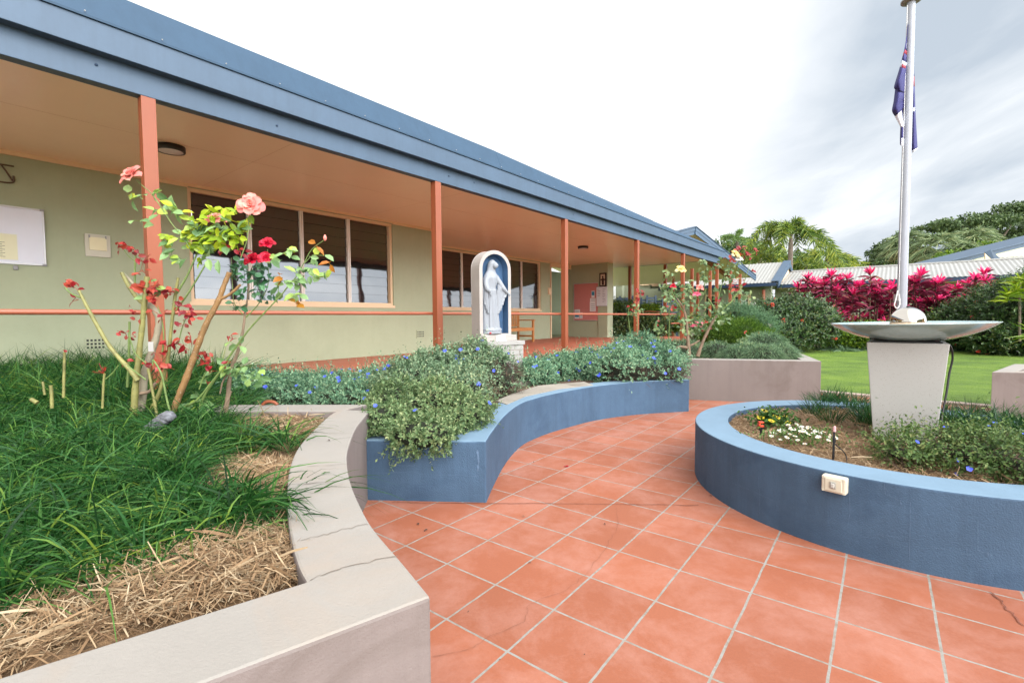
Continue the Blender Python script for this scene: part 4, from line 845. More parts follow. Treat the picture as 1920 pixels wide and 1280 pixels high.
# ================================================================== PLANTS
def rand_unit(n): return unit(rng.normal(size=(n, 3)))
def shrub(name, label, cat, blobs, leaf, n, L, per=9, spr=.07, group=None, core=m_core, up=.35, flowers=None, big=False, wr=.55, zmin=.3, rough=.12, loc=None, core_s=.84, twigs=None):
    B = np.array(blobs, float); c = B[:, :3]; r = B[:, 3:]; loc = c.mean(0)*np.array([1, 1, 0])+np.array([0, 0, zmin]) if loc is None else loc
    t = thing(name, loc, label, cat, group)
    wgt = (r[:, 0]*r[:, 1]+r[:, 0]*r[:, 2]+r[:, 1]*r[:, 2]); P = []; Nn = []; got = 0
    while got < n:
        k = rng.choice(len(B), n, p=wgt/wgt.sum()); d = rand_unit(n); g_ = 1+rough*(np.sin(d[:, 0]*7+k)+np.sin(d[:, 1]*9+k*2)+np.sin(d[:, 2]*8))*.4
        rad = rng.uniform(.80, 1.04, n)*g_; p = c[k]+r[k]*d*rad[:, None]; ok = p[:, 2] > zmin
        for j in range(len(B)): ok &= ~((((p-c[j])/r[j])**2).sum(1) < .62) | (k == j)
        P.append(p[ok]); Nn.append(unit(d/r[k])[ok]); got += ok.sum()
    P = np.vstack(P)[:n]; Nn = np.vstack(Nn)[:n]; dead = None
    if twigs and len(twigs) > 1:
        msk = inpoly(P[:, :2], twigs[1]) & (P[:, 2] < twigs[2]); dead = (P[msk], Nn[msk]); kp = ~msk | (rng.random(n) < .22); P = P[kp]; Nn = Nn[kp]; n = len(P)
    ax = unit(Nn + rng.normal(size=(n, 3))*.45 + np.array([0, 0, up]))
    q = np.repeat(P, per, 0); a_ = np.repeat(ax, per, 0); u = np.tile(np.linspace(0, 1, per), n); rd = rand_unit(n*per)
    side = unit(rd - a_*np.sum(rd*a_, 1, keepdims=True)); base = q + a_*(u*spr)[:, None]*np.repeat(rng.uniform(.4, 1.3, n)*np.where(rng.random(n) < .07, 2.4, 1), per)[:, None]
    D = unit(side + a_*(.35+.6*u)[:, None]); Nl = unit(a_ + side*-.5 + rand_unit(n*per)*.35)
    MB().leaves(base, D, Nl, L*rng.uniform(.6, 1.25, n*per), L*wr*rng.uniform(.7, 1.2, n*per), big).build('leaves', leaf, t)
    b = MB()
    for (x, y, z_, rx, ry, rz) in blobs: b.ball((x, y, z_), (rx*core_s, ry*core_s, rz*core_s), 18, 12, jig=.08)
    b.build('shade_core', core, t)  # solid dark core; the shade between the leaves is put into its colour
    if twigs:
        k = twigs[0]; tp = P[rng.choice(n, k)]
        if dead is not None and len(dead[0]): q_ = rng.integers(0, len(dead[0]), k); tp = dead[0][q_]+dead[1][q_]*rng.uniform(-.02, .03, (k, 1))
        if len(tp): MB().strips(tp+rng.normal(size=tp.shape)*.01, unit(rng.normal(size=tp.shape)+np.array([0, 0, .4])), rng.uniform(.04, .13, len(tp)), .0045, .2, 2).build('dead_stems', m_twig, t)
    if flowers:
        k, fm, fs = flowers; cand = np.nonzero(Nn[:, 1] < .35)[0]; sel = rng.choice(cand, k, replace=False)
        for j in sel:
            o = bpy.data.objects.new('flower', fm); C.objects.link(o); o.parent = t; p = P[j]+Nn[j]*spr*.8; o.location = p-np.array(loc)
            dd = unit(Nn[j]+np.array([0, -.5, .5])+rng.normal(size=3)*.3); s_ = fs*random.uniform(.75, 1.2)
            from mathutils import Vector
            o.rotation_euler = Vector(dd).to_track_quat('Z', 'Y').to_euler(); o.scale = (s_, s_, s_)
    return t
def disc_flower(mat, npet=5, cup=.25):
    b = MB()
    for k in range(npet):
        a_ = k*2*math.pi/npet; a1 = a_-math.pi/npet; a2 = a_+math.pi/npet
        b.add([(0, 0, 0), (.8*math.cos(a1), .8*math.sin(a1), cup), (1.0*math.cos(a_), 1.0*math.sin(a_), cup*1.1), (.8*math.cos(a2), .8*math.sin(a2), cup)], [(0, 1, 2, 3)])
    return b.mesh('flower', mat)
fm_blue = disc_flower(m_blueflow)
def cluster_flower(mat):
    b = MB()
    for k in range(22):
        d = unit(rng.normal(size=3)+np.array([0, 0, 1.2])); s_ = .28; u_ = unit(np.cross(d, [1, .2, .1])); v_ = np.cross(d, u_)
        b.add([d*.7, d*.9+u_*s_, d*.9+u_*s_*.3+v_*s_, d*.9-u_*s_, d*.9-v_*s_], [(0, 1, 2, 3), (0, 3, 4, 1)])
    return b.mesh('flower', mat)
fm_ix = cluster_flower(m_redflow)
def pb(x, y, z, rx, ry, rz): p = at(x, y, z); return (p[0], p[1], z, rx, ry, rz)
# blue-flowered shrubs along the path
shrub('flowering_shrub', 'olive green shrub spilling over the corner of the blue wall, few blue flowers', 'shrub',
      [pb(745, 760, .5, .20, .20, .16), pb(815, 765, .5, .22, .24, .17), pb(870, 775, .48, .17, .22, .13), pb(720, 790, .47, .13, .13, .11), pb(790, 815, .42, .24, .13, .10)], m_evolg, 3000, .024, 10, .06, flowers=(7, fm_blue, .018), zmin=.33, rough=.25, group='blue-flowered shrubs', core_s=.78)
shrub('flowering_shrub', 'tall blue-flowered shrub with dry brown side in front of the shrine', 'shrub',
      [pb(820, 705, .58, .32, .34, .23), pb(888, 695, .61, .30, .30, .25), pb(935, 708, .55, .20, .24, .22), pb(770, 720, .55, .30, .3, .18), pb(860, 735, .55, .3, .25, .17)], m_evoln, 5200, .028, 10, .08, flowers=(44, fm_blue, .023), zmin=.33, rough=.25, group='blue-flowered shrubs', core_s=.8, twigs=(1500, [(-.25, 3.6), (.6, 3.6), (.6, 6.5), (-.1, 6.5), (-.22, 5)], .70))
shrub('flowering_shrub', 'long low silvery shrub dotted with blue flowers behind the cream planter wall', 'shrub',
      [pb(520, 730, .43, .36, .34, .12), pb(580, 729, .43, .38, .36, .12), pb(650, 730, .43, .38, .36, .13), pb(715, 725, .46, .34, .36, .15), pb(560, 745, .42, .4, .24, .12), pb(650, 747, .42, .4, .24, .12), pb(470, 735, .47, .25, .3, .14)], m_evol, 6000, .026, 10, .08, flowers=(80, fm_blue, .022), zmin=.33, rough=.3, group='blue-flowered shrubs', core_s=.8)
shrub('flowering_shrub', 'silvery blue-flowered shrub to the right of the shrine', 'shrub',
      [pb(1040, 694, .46, .40, .38, .15), pb(1100, 688, .49, .45, .42, .17), pb(1160, 682, .52, .42, .42, .19), pb(1000, 702, .46, .25, .3, .12)], m_evol, 4600, .032, 9, .09, flowers=(60, fm_blue, .024), zmin=.34, rough=.3, group='blue-flowered shrubs', core_s=.8)
shrub('flowering_shrub', 'blue-flowered shrub with dead brown base at the right end of the blue wall', 'shrub',
      [pb(1195, 668, .58, .38, .45, .26), pb(1240, 685, .52, .28, .45, .22), pb(1170, 690, .52, .4, .4, .18), pb(1215, 700, .46, .42, .22, .13), pb(1170, 706, .43, .3, .16, .09), pb(1250, 702, .44, .22, .2, .10)], m_evol, 4200, .032, 9, .09, flowers=(70, fm_blue, .026), zmin=.34, rough=.3, group='blue-flowered shrubs', core_s=.8, twigs=(2200, [(1.0, 4.6), (2.6, 4.6), (2.8, 7), (1.2, 6.6)], .56))
shrub('flowering_shrub', 'straggly green blue-flowered shrub inside the round planter at the right edge', 'shrub',
      [pb(1740, 838, .42, .18, .17, .07), pb(1810, 850, .42, .2, .18, .08), pb(1880, 860, .42, .2, .18, .08), pb(1690, 850, .41, .12, .12, .06), pb(1950, 880, .42, .2, .2, .07), pb(1860, 840, .42, .18, .18, .06)], ML('green_groundcover_leaf', [(0, (50, 74, 34)), (.4, (92, 126, 60)), (.75, (136, 164, 92)), (.92, (176, 180, 110)), (1, (150, 110, 80))], .55, .3), 1700, .021, 7, .10, flowers=(18, fm_blue, .014), zmin=.36, rough=.5, group='blue-flowered shrubs', core_s=.45, twigs=(700,))
# trailing sprigs over the wall corner
b = MB()
for x, y0, y1 in ((785, 800, 862), (778, 800, 845), (818, 815, 858), (838, 815, 855)):
    for k in range(26):
        u = k/25; p = atY(x+random.uniform(-6, 6), y0+(y1-y0)*u, 2.95); d = rand_unit(1); b.leaves(np.array([p]), d, rand_unit(1), .016, .009)
tag(b.build('trailing_sprig', m_evolg), 'thin leafy sprigs trailing down the front of the blue wall corner', 'plant')

# grass clumps
def blades(name, label, poly, n, L, w, zb, mat, bend=(.3, .8), lean=.5, cat='grass', kind='stuff', group=None, excl=(), nseg=5, hvar=None, tuft=.0, mnd=0):
    q = sample(poly, n)
    if tuft:
        cnt = max(1, n//45); cc = sample(poly, cnt); k = rng.integers(0, cnt, n); q = cc[k]+rng.normal(size=(n, 2))*tuft; out = q-cc[k]
    else: out = rng.normal(size=(n, 2))*.03
    keep = np.ones(len(q), bool)
    for e in excl: keep &= ~inpoly(q, e)
    q = q[keep]; out = out[keep]; n = len(q)
    D = np.c_[out*(lean/.03) + rng.normal(size=(n, 2))*lean*.5, np.ones(n)]
    P = np.c_[q, zb + mnd*np.maximum(0, np.sin(q[:, 0]*7+q[:, 1]*3)*np.sin(q[:, 1]*6-q[:, 0]*2)+.3)*rng.random(n)]; Ls = rng.uniform(*L, n)
    if hvar is not None: Ls = Ls*hvar(q)
    return tag(MB().strips(P, D, Ls, rng.uniform(*w, n), rng.uniform(*bend, n), nseg).build(name, mat), label, cat, group, kind)
gfront = gp([(-420, 1230), (0, 1140), (120, 1130), (230, 1095), (330, 1055), (430, 1015), (540, 975), (548, 925), (430, 925), (395, 900), (400, 862), (520, 868), (552, 845), (575, 815), (470, 805), (400, 800), (385, 780), (350, 775), (-300, 790)])
blades('mondo_grass', 'thick arching dark green grass filling the left foreground planter', gfront, 36000, (.14, .40), (.003, .0085), .49, m_grassb, (.35, 1.2), .6, tuft=.035, mnd=.07, excl=(gp([(370, 958), (552, 958), (556, 850), (385, 850)]), gp([(430, 835), (640, 835), (640, 740), (470, 745)])))
gmid = gp([(-300, 790), (350, 780), (440, 800), (480, 752), (470, 715), (400, 705), (-150, 712)])
blades('mondo_grass', 'denser grass around the feet of the rose canes', gmid, 14000, (.2, .36), (.004, .008), .48, m_grassb, (.4, 1.0), .5, tuft=.04)
gback = [W(s_, t_, 0)[:2] for s_, t_ in ((-1.2, 2.6), (-.6, 4.5), (1.6, 4.55), (2.5, 4.4), (2.2, 3.1), (1.2, 2.4))]
gback = gp([(-120, 800), (250, 790), (420, 750), (430, 715), (250, 705), (-120, 708)], .46)
blades('mondo_grass', 'taller grass clumps behind the roses against the verandah wall', gback, 15000, (.46, .74), (.005, .010), .46, m_grassb, (.2, .65), .45, tuft=.06)
blades('sedge_tuft', 'spiky dark green grass clump left of the pedestal in the round planter', gp([(1520, 775), (1500, 752), (1560, 748), (1640, 765), (1645, 800), (1590, 800)], .36), 1500, (.12, .26), (.003, .006), .34, m_grassd, (.1, .5), .4, kind=None, group='grass clumps in the round planter', tuft=.03, cat='grass clump')
blades('sedge_tuft', 'spiky dark green grass clump right of the pedestal in the round planter', gp([(1765, 830), (1762, 772), (1830, 775), (1960, 800), (1960, 840), (1850, 826)], .36), 2000, (.12, .27), (.003, .006), .34, m_grassd, (.1, .5), .4, kind=None, group='grass clumps in the round planter', tuft=.03, cat='grass clump')

def mound(name, label, blobs, n, L, w, mat, group, zmin=.4, core=m_core):
    B = np.array(blobs); t = thing(name, (*B[:, :2].mean(0), zmin), label, 'grass clump', group)
    wg = B[:, 3]*B[:, 4]; k = rng.choice(len(B), n, p=wg/wg.sum()); d = rand_unit(n); d[:, 2] = np.abs(d[:, 2]); P = B[k, :3]+B[k, 3:]*d*rng.uniform(.65, .85, n)[:, None]
    D = unit(d/B[k, 3:])+np.array([0, 0, .5])+rng.normal(size=(n, 3))*.25
    MB().strips(P, D, rng.uniform(*L, n), w, rng.uniform(.6, 1.2, n), 4).build('blades', mat, t)
    b = MB()
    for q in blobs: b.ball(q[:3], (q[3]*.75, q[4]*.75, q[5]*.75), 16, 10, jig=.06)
    b.build('crown', core, t); return t  # dark core balls; shade under the blades is put into their colour
def bq(e, f, rx, ry, rz, z=.5): p = BA2+e1*e+e2*f; return (p[0], p[1], z, rx, ry, rz)
mound('grass_mound', 'grey green grass mound at the corner of the far planter', [bq(1.35, .52, .34, .28, .27, .52), bq(1.6, .75, .30, .3, .27, .52), bq(1.0, .7, .30, .3, .22, .52)], 6500, (.08, .16), .006, m_grassf, 'grass mounds in the far planter', .5)
mound('grass_mound', 'grey green grass mound behind the first, by the trimmed green bush', [bq(1.5, 1.7, .4, .5, .40, .55), bq(1.2, 1.2, .35, .35, .26, .52)], 4200, (.1, .2), .008, m_grassf, 'grass mounds in the far planter', .5)
mound('grass_mound', 'dark grass mound under the rose stems in the far planter', [bq(.2, 1.4, .5, .5, .32), bq(-.3, 2.0, .5, .5, .32), bq(.75, 1.3, .35, .35, .30), bq(-.7, 1.5, .4, .5, .24)], 6000, (.1, .22), .008, m_grassf, 'grass mounds in the far planter', .5)
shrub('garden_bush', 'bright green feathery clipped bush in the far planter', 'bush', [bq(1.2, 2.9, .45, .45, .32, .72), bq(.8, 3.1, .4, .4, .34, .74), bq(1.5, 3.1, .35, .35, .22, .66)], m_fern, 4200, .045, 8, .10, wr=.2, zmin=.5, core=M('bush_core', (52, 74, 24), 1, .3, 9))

# ---------------------------------------------------------------- rose bushes
PX = lambda X, Y: (100+X/2.56, 300+Y/2.56)
def rose_petals(b, c, ax, R, n=26):
    ax = unit(np.array(ax)); u_ = unit(np.cross(ax, [.3, .2, 1])); v_ = np.cross(ax, u_)
    for k in range(n):
        f = (k+.5)/n; a_ = k*2.4+random.uniform(-.25, .25); open_ = .15+1.15*f**1.2; reach = R*(.35+.75*f)*random.uniform(.88, 1.12); wd = R*(.30+.42*f)*random.uniform(.85, 1.15)
        rad = math.cos(a_)*u_+math.sin(a_)*v_; tan = np.cross(ax, rad); g = []; fr_ = random.uniform(0, 6)
        for i, tv in enumerate((0, .35, .7, .9, 1.)):
            ang = open_*(.35+.75*tv); curl = R*.16*f*max(0, tv-.6)/.4; ww = wd*(.45, .85, 1., .85, .45)[i]
            for j in (-1, -.5, 0, .5, 1):
                p = c + ax*(reach*tv*math.cos(ang)*.9 - curl*.7 + (1-f)*R*.25) + rad*(reach*tv*math.sin(ang) + R*.05*f + curl*.5 - .10*wd*j*j*(1-tv*.6)) + tan*(ww*j*.62)
                p = p + ax*(.06*R*math.sin(j*4+fr_)*tv) + ax*(.08*wd*j*j*tv)
                g.append(p)
        b.add(g, [(i*5+j, i*5+j+1, i*5+j+6, i*5+j+5) for i in range(4) for j in range(4)], 0, True)
    return b
def rose_leaf_cluster(b, px, py, Y, rad, n, L, dy=.10, vert=0):
    """n leaflets spread in an uneven ball of radius rad (metres)"""
    c = atY(px, py, Y); 
    for k in range(n):
        p = c + rng.normal(size=3)*rad*.42*np.array([1, .7, 1]); b.strips(np.array([c-np.array([0, 0, .012])]), np.array([p-c+np.array([0, 0, .012])]), np.linalg.norm(p-c)+.012, .0035, .0, 2, prof=np.array([1, 1, .8])); D = unit(np.array([rng.normal(), rng.normal()*.5, rng.normal()*.6-.25-vert])); N_ = unit(np.array([rng.normal()*.6, -.9+rng.normal()*.4, .8+rng.normal()*.5]))
        b.leaves(np.array([p]), np.array([D]), np.array([N_]), L*random.uniform(.8, 1.35), L*random.uniform(.62, .85), True)
    return b
def cane(par, path, Y, rad, mat, n=8, thorns=True):
    pts = []
    for k, q in enumerate(path):
        yy = (q[2] if len(q) > 2 else Y) ; pts.append(atY(q[0], q[1], yy))
    P = spline(pts, 6); r = .86*np.interp(np.linspace(0, 1, len(P)), np.linspace(0, 1, len(rad)), rad); r = r*(1+.07*np.sin(np.arange(len(P))*1.7))
    b = MB(); b.tube(P, r, n)
    if thorns:
        for k in range(2, len(P)-1, 2):
            d = unit(np.array([random.choice((-1, 1)), random.uniform(-.6, .6), .2])); T3 = unit(P[k]-P[k-1]); p = P[k]+d*r[k]*.8
            b.add([p+T3*r[k]*.35, p-T3*r[k]*.35, p+d*(.004+r[k]*.35)-T3*r[k]*.2, p+np.array([0, r[k]*.3, 0])], [(0, 1, 2), (0, 2, 3), (1, 3, 2)])
    return b.build('cane', mat, par)
YR = 3.0
rb = thing('rose_bush', at(300, 790, .5), 'large pruned rose bush with thick yellow canes and salmon roses, left foreground', 'rose bush')
def pc_(l): return [PX(*p[:2]) + tuple(p[2:]) for p in l]
CY = m_canes
cane(rb, pc_([(385, 1250), (395, 1080), (412, 930), (432, 740), (450, 560)]), 2.98, [.024, .021, .019, .017, .017], CY['y'], 12)
cane(rb, pc_([(405, 1060), (370, 1010), (275, 900), (200, 775), (155, 690), (122, 625)]), 2.95, [.018, .016, .014, .013, .011, .009], CY['y'], 10)
cane(rb, pc_([(130, 660), (85, 640), (55, 612)]), 2.95, [.006, .005, .005], CY['g'])
cane(rb, pc_([(395, 1280), (420, 1180), (440, 1020), (480, 900), (505, 800), (500, 740), (455, 690)]), 3.05, [.030, .030, .026, .022, .022, .024, .020], CY['w'], 12)
cane(rb, pc_([(475, 715), (410, 670), (365, 610), (328, 540)]), 3.05, [.014, .014, .014, .013], CY['y'], 10)
cane(rb, pc_([(460, 700), (395, 610), (350, 560), (335, 545)]), 3.08, [.012, .012, .010, .009], CY['w'], 10)
cane(rb, pc_([(565, 1230), (600, 1140), (640, 1040), (690, 900), (735, 785), (790, 680), (820, 600), (845, 540)]), 2.93, [.022, .022, .022, .020, .019, .018, .016, .016], CY['b'], 12)
cane(rb, pc_([(798, 668), (830, 655), (865, 630), (898, 598)]), 2.93, [.012, .010, .009, .009], CY['b'], 10)
cane(rb, pc_([(470, 1200), (510, 1110), (548, 960), (568, 790), (585, 650), (600, 565)]), 3.02, [.014, .013, .012, .011, .011, .009], CY['y'], 10)
cane(rb, pc_([(592, 640), (640, 560), (672, 490), (700, 430), (740, 380), (788, 345)]), 3.02, [.008, .007, .006, .005, .004, .003], CY['g'])
cane(rb, pc_([(590, 720), (640, 650), (690, 570), (738, 488)]), 2.98, [.007, .006, .006, .005], CY['g'])
cane(rb, pc_([(672, 445), (620, 370), (565, 300), (510, 215), (470, 160), (435, 130), (400, 98)]), 3.0, [.005, .005, .004, .004, .003, .003, .0025], CY['g'])
cane(rb, pc_([(355, 1090), (362, 950), (366, 775)]), 3.05, [.009, .008, .007], CY['g'])
cane(rb, pc_([(392, 610), (392, 530), (395, 450)]), 3.0, [.007, .006, .006], CY['g'])
cane(rb, pc_([(395, 490), (360, 460), (335, 425)]), 3.0, [.003, .003, .003], CY['g'])
cane(rb, pc_([(575, 1260), (545, 1150), (520, 1030), (480, 960), (478, 985)]), 2.88, [.008, .007, .006, .005, .004], CY['g'])
cane(rb, pc_([(500, 1240), (480, 1130), (455, 1000)]), 2.9, [.010, .009, .009], CY['y'])
cane(rb, pc_([(445, 1055), (400, 1020), (355, 985)]), 2.9, [.005, .005, .004], CY['g'])
cane(rb, pc_([(445, 975), (395, 930), (375, 880), (365, 830)]), 2.95, [.005, .004, .004, .003], CY['g'])
cane(rb, pc_([(520, 950), (530, 850), (520, 760), (500, 700)]), 3.0, [.006, .005, .004, .003], CY['g'])
cane(rb, pc_([(415, 1120), (460, 1110), (490, 1070)]), 3.0, [.012, .012, .010], CY['d'])
cane(rb, pc_([(600, 880), (620, 800), (650, 730)]), 3.0, [.004, .004, .003], CY['g'])
b = MB(); b2 = MB(); b3 = MB()
for X, Y, r, n in ((375, 170, .05, 4), (490, 150, .05, 5), (500, 250, .05, 5), (415, 285, .06, 3), (560, 210, .05, 4), (590, 270, .05, 4), (650, 300, .07, 6), (570, 430, .05, 3), (640, 380, .08, 7), (700, 380, .07, 6), (770, 470, .05, 3), (820, 320, .07, 6), (880, 320, .06, 5), (430, 180, .04, 3), (690, 330, .06, 4), (480, 640, .05, 3), (490, 595, .04, 3), (560, 380, .06, 4), (740, 440, .07, 5), (620, 470, .05, 3), (850, 430, .05, 3)): rose_leaf_cluster(b, *PX(X, Y), 3.0, r, n, .062)
for X, Y, r, n in ((760, 270, .07, 9), (700, 340, .09, 9), (820, 270, .08, 9), (870, 350, .07, 7), (930, 300, .05, 5), (530, 375, .05, 5), (600, 230, .04, 3), (700, 420, .08, 9), (790, 400, .07, 8), (880, 390, .06, 5), (850, 360, .06, 5), (660, 350, .08, 8), (760, 350, .09, 9), (720, 450, .05, 5), (700, 290, .05, 5), (880, 250, .05, 4)): rose_leaf_cluster(b2, *PX(X, Y), 3.0, r, n, .058)
for X, Y, r, n, L in ((85, 590, .04, 9, .04), (90, 670, .03, 3, .03), (315, 410, .04, 5, .035), (370, 420, .05, 7, .035), (400, 430, .04, 4, .03), (430, 480, .05, 8, .04), (385, 545, .04, 4, .035), (430, 620, .06, 11, .05), (400, 590, .03, 3, .05), (480, 650, .06, 9, .045), (560, 640, .05, 7, .045), (600, 690, .05, 6, .04), (640, 730, .06, 8, .04), (600, 790, .04, 4, .035), (660, 755, .04, 4, .04), (590, 870, .05, 6, .05), (660, 855, .04, 4, .045), (520, 740, .04, 4, .04), (345, 820, .04, 5, .03), (390, 720, .03, 4, .03), (405, 765, .02, 2, .03), (460, 990, .04, 4, .04), (520, 970, .06, 10, .045), (360, 960, .03, 3, .04), (700, 850, .03, 2, .04), (395, 840, .03, 3, .03), (830, 415, .04, 4, .03), (500, 600, .05, 5, .04), (545, 880, .03, 3, .04)): rose_leaf_cluster(b3, *PX(X, Y), 2.97, r, n, L)
b.build('green_leaves', m_rosel, rb); b2.build('yellow_leaves', m_rosey, rb); b3.build('red_leaves', m_roser, rb)
rose_petals(MB(), atY(*PX(385, 80), 2.98), (-.25, -.75, .6), .070).build('flower', m_salmon, rb)
rose_petals(MB(), atY(*PX(946, 222), 2.95), (.3, -.9, .25), .074).build('flower', m_salmon, rb)
rose_petals(MB(), atY(*PX(778, 292), 3.1), (.1, -.6, .8), .060).build('flower', m_salmon, rb)
cane(rb, pc_([(900, 470), (930, 380), (938, 290)]), 2.98, [.004, .0035, .003], CY['g'])
b = MB(); tg = atY(*PX(468, 895), 2.96); b.box(tg[0]-.016, tg[0]+.016, tg[1]-.001, tg[1]+.001, tg[2]-.03, tg[2]+.03)
tag(b.build('plant_tag', m_alu), 'small metal name tag hanging on the pale rose cane', 'tag')
rd = thing('rose_bush', at(425, 785, .5), 'slimmer rose bush with three crimson roses on a grey stem', 'rose bush')
cane(rd, pc_([(822, 1260), (838, 1130), (852, 1010), (882, 930), (908, 830), (920, 740), (932, 660), (940, 560), (958, 505)]), 3.15, [.016, .016, .014, .012, .010, .008, .006, .005, .003], CY['d'], 10)
cane(rd, pc_([(690, 1230), (725, 1130), (790, 1030), (850, 935), (900, 865), (955, 795), (1040, 705), (1100, 640), (1150, 575)]), 3.05, [.010, .009, .009, .008, .007, .006, .005, .005, .004], CY['g'])
cane(rd, pc_([(1110, 625), (1165, 560), (1205, 490), (1240, 430), (1298, 385)]), 3.05, [.004, .0035, .003, .003, .002], CY['g'])
cane(rd, pc_([(1205, 495), (1250, 455), (1300, 460)]), 3.05, [.003, .002, .002], CY['g'])
cane(rd, pc_([(925, 755), (985, 690), (1030, 600), (1030, 500), (1028, 430)]), 3.15, [.005, .004, .003, .003, .003], CY['g'])
cane(rd, pc_([(910, 740), (870, 690), (860, 600), (855, 470)]), 3.12, [.004, .003, .003, .002], CY['g'])
cane(rd, pc_([(852, 1010), (815, 1060), (800, 1120)]), 3.1, [.006, .006, .005], CY['d'])
cane(rd, pc_([(590, 1260), (625, 1190), (690, 1150), (780, 1040), (850, 960)]), 2.95, [.009, .009, .007, .006, .005], CY['g'])
cane(rd, pc_([(700, 1100), (720, 1040), (745, 1000)]), 3.0, [.005, .004, .003], CY['g'])
cane(rd, pc_([(780, 1240), (830, 1170), (852, 1110)]), 3.0, [.005, .006, .009], CY['d'])
b = MB(); b2 = MB(); b3 = MB(); b4 = MB()
for X, Y, r, n in ((900, 500, .07, 9), (950, 540, .08, 12), (1000, 520, .06, 8), (920, 580, .07, 9), (990, 590, .07, 9), (1040, 560, .05, 6), (900, 640, .04, 4), (1000, 640, .05, 5), (870, 700, .04, 5), (1045, 640, .04, 4), (900, 700, .04, 3), (870, 540, .05, 5), (960, 620, .05, 6)): rose_leaf_cluster(b, *PX(X, Y), 3.12, r, n, .046)
for X, Y, r, n in ((1120, 450, .05, 6), (1070, 480, .04, 4), (1180, 540, .07, 8), (1220, 530, .06, 6), (1260, 540, .05, 4), (1240, 460, .05, 5), (1170, 590, .06, 5), (1300, 560, .04, 3), (1110, 570, .05, 4), (1140, 640, .05, 4), (900, 990, .08, 9), (950, 1030, .07, 7), (985, 1060, .05, 5), (840, 990, .06, 6), (700, 1150, .06, 6), (640, 1180, .06, 5), (880, 880, .04, 4), (720, 1050, .05, 4), (1080, 620, .04, 4)): rose_leaf_cluster(b2, *PX(X, Y), 3.05, r, n, .058)
for X, Y, r, n in ((1270, 410, .03, 3), (1320, 485, .03, 2), (1165, 680, .03, 3), (1100, 570, .03, 3)): rose_leaf_cluster(b4, *PX(X, Y), 3.05, r, n, .055)
for X, Y, r, n in ((730, 930, .05, 9), (740, 1000, .05, 6), (860, 850, .03, 4), (900, 450, .03, 4), (720, 960, .04, 5), (840, 970, .04, 3), (740, 1080, .03, 2)): rose_leaf_cluster(b3, *PX(X, Y), 3.0, r, n, .038)
b.build('dark_leaves', m_rosed, rd); b2.build('green_leaves', m_rosel, rd); b3.build('red_leaves', m_roser, rd)
b4.build('yellow_leaves', ML('orange_leaf', [(0, (196, 150, 40)), (1, (226, 130, 50))], .4, .4), rd)
for X, Y, r, ax in ((1026, 404, .045, (.2, -.7, .6)), (958, 480, .050, (-.2, -.8, .5)), (1018, 472, .043, (.3, -.8, .4))): rose_petals(MB(), atY(*PX(X, Y), 3.08), ax, r).build('flower', m_red, rd)
p = atY(*PX(1304, 380), 3.05); MB().lathe([(0, -.012), (.009, -.004), (.011, .008), (.006, .024), (0, .03)], p, 10).build('bud', m_salmon, rd)
lb = []
for X, Y0, Y1, r in ((55, 1160, 915, .010), (238, 1180, 1010, .008), (25, 1290, 1200, .018), (-15, 1200, 1150, .012)):
    pass
t = thing('pruned_rose', at(120, 740, .5), 'cut-back rose stump with upright bare yellow stems at the far left', 'rose bush')
for pth, r in (([(119, 745), (120, 700), (121, 660)], .007), ([(97, 765), (97, 745), (95, 722)], .009), ([(84, 740), (80, 715)], .006), ([(192, 765), (194, 720), (196, 700)], .006), ([(70, 755), (58, 748)], .012)):
    cane(t, [(*pth[0], 2.6)]+[(*q, 2.6) for q in pth[1:]], 2.6, [r*1.1, r], CY['y'])
cane(t, [(196, 712, 2.6), (210, 700, 2.6), (222, 685, 2.6)], 2.6, [.004, .003], CY['g'])
rose_leaf_cluster(rose_leaf_cluster(MB(), 193, 694, 2.6, .03, 6, .025), 122, 657, 2.6, .01, 3, .014).build('red_leaves', m_roser, t)
p = at(300, 796, .60); b = MB()
for k in range(5): b.ball((p[0]-.045+.022*k, p[1], p[2]-.02+.016*k), (.040, .034, .030), 12, 9, jig=.16)
tag(b.build('driftwood', M('weathered_wood', (100, 100, 104), .9, .5, 45, .8, 60, spots=((50, 46, 46), 25))), 'lump of grey weathered wood at the foot of the rose canes', 'driftwood')
p = at(505, 756, .56); tag(MB().tube(spline([p+np.array([-.05, 0, -.01]), p+np.array([-.02, 0, .012]), p+np.array([.03, 0, .01]), p+np.array([.06, 0, -.01])], 4), .012, 8).build('terracotta_edge', m_post), 'small terracotta curved edging piece behind the planter wall', 'edging')

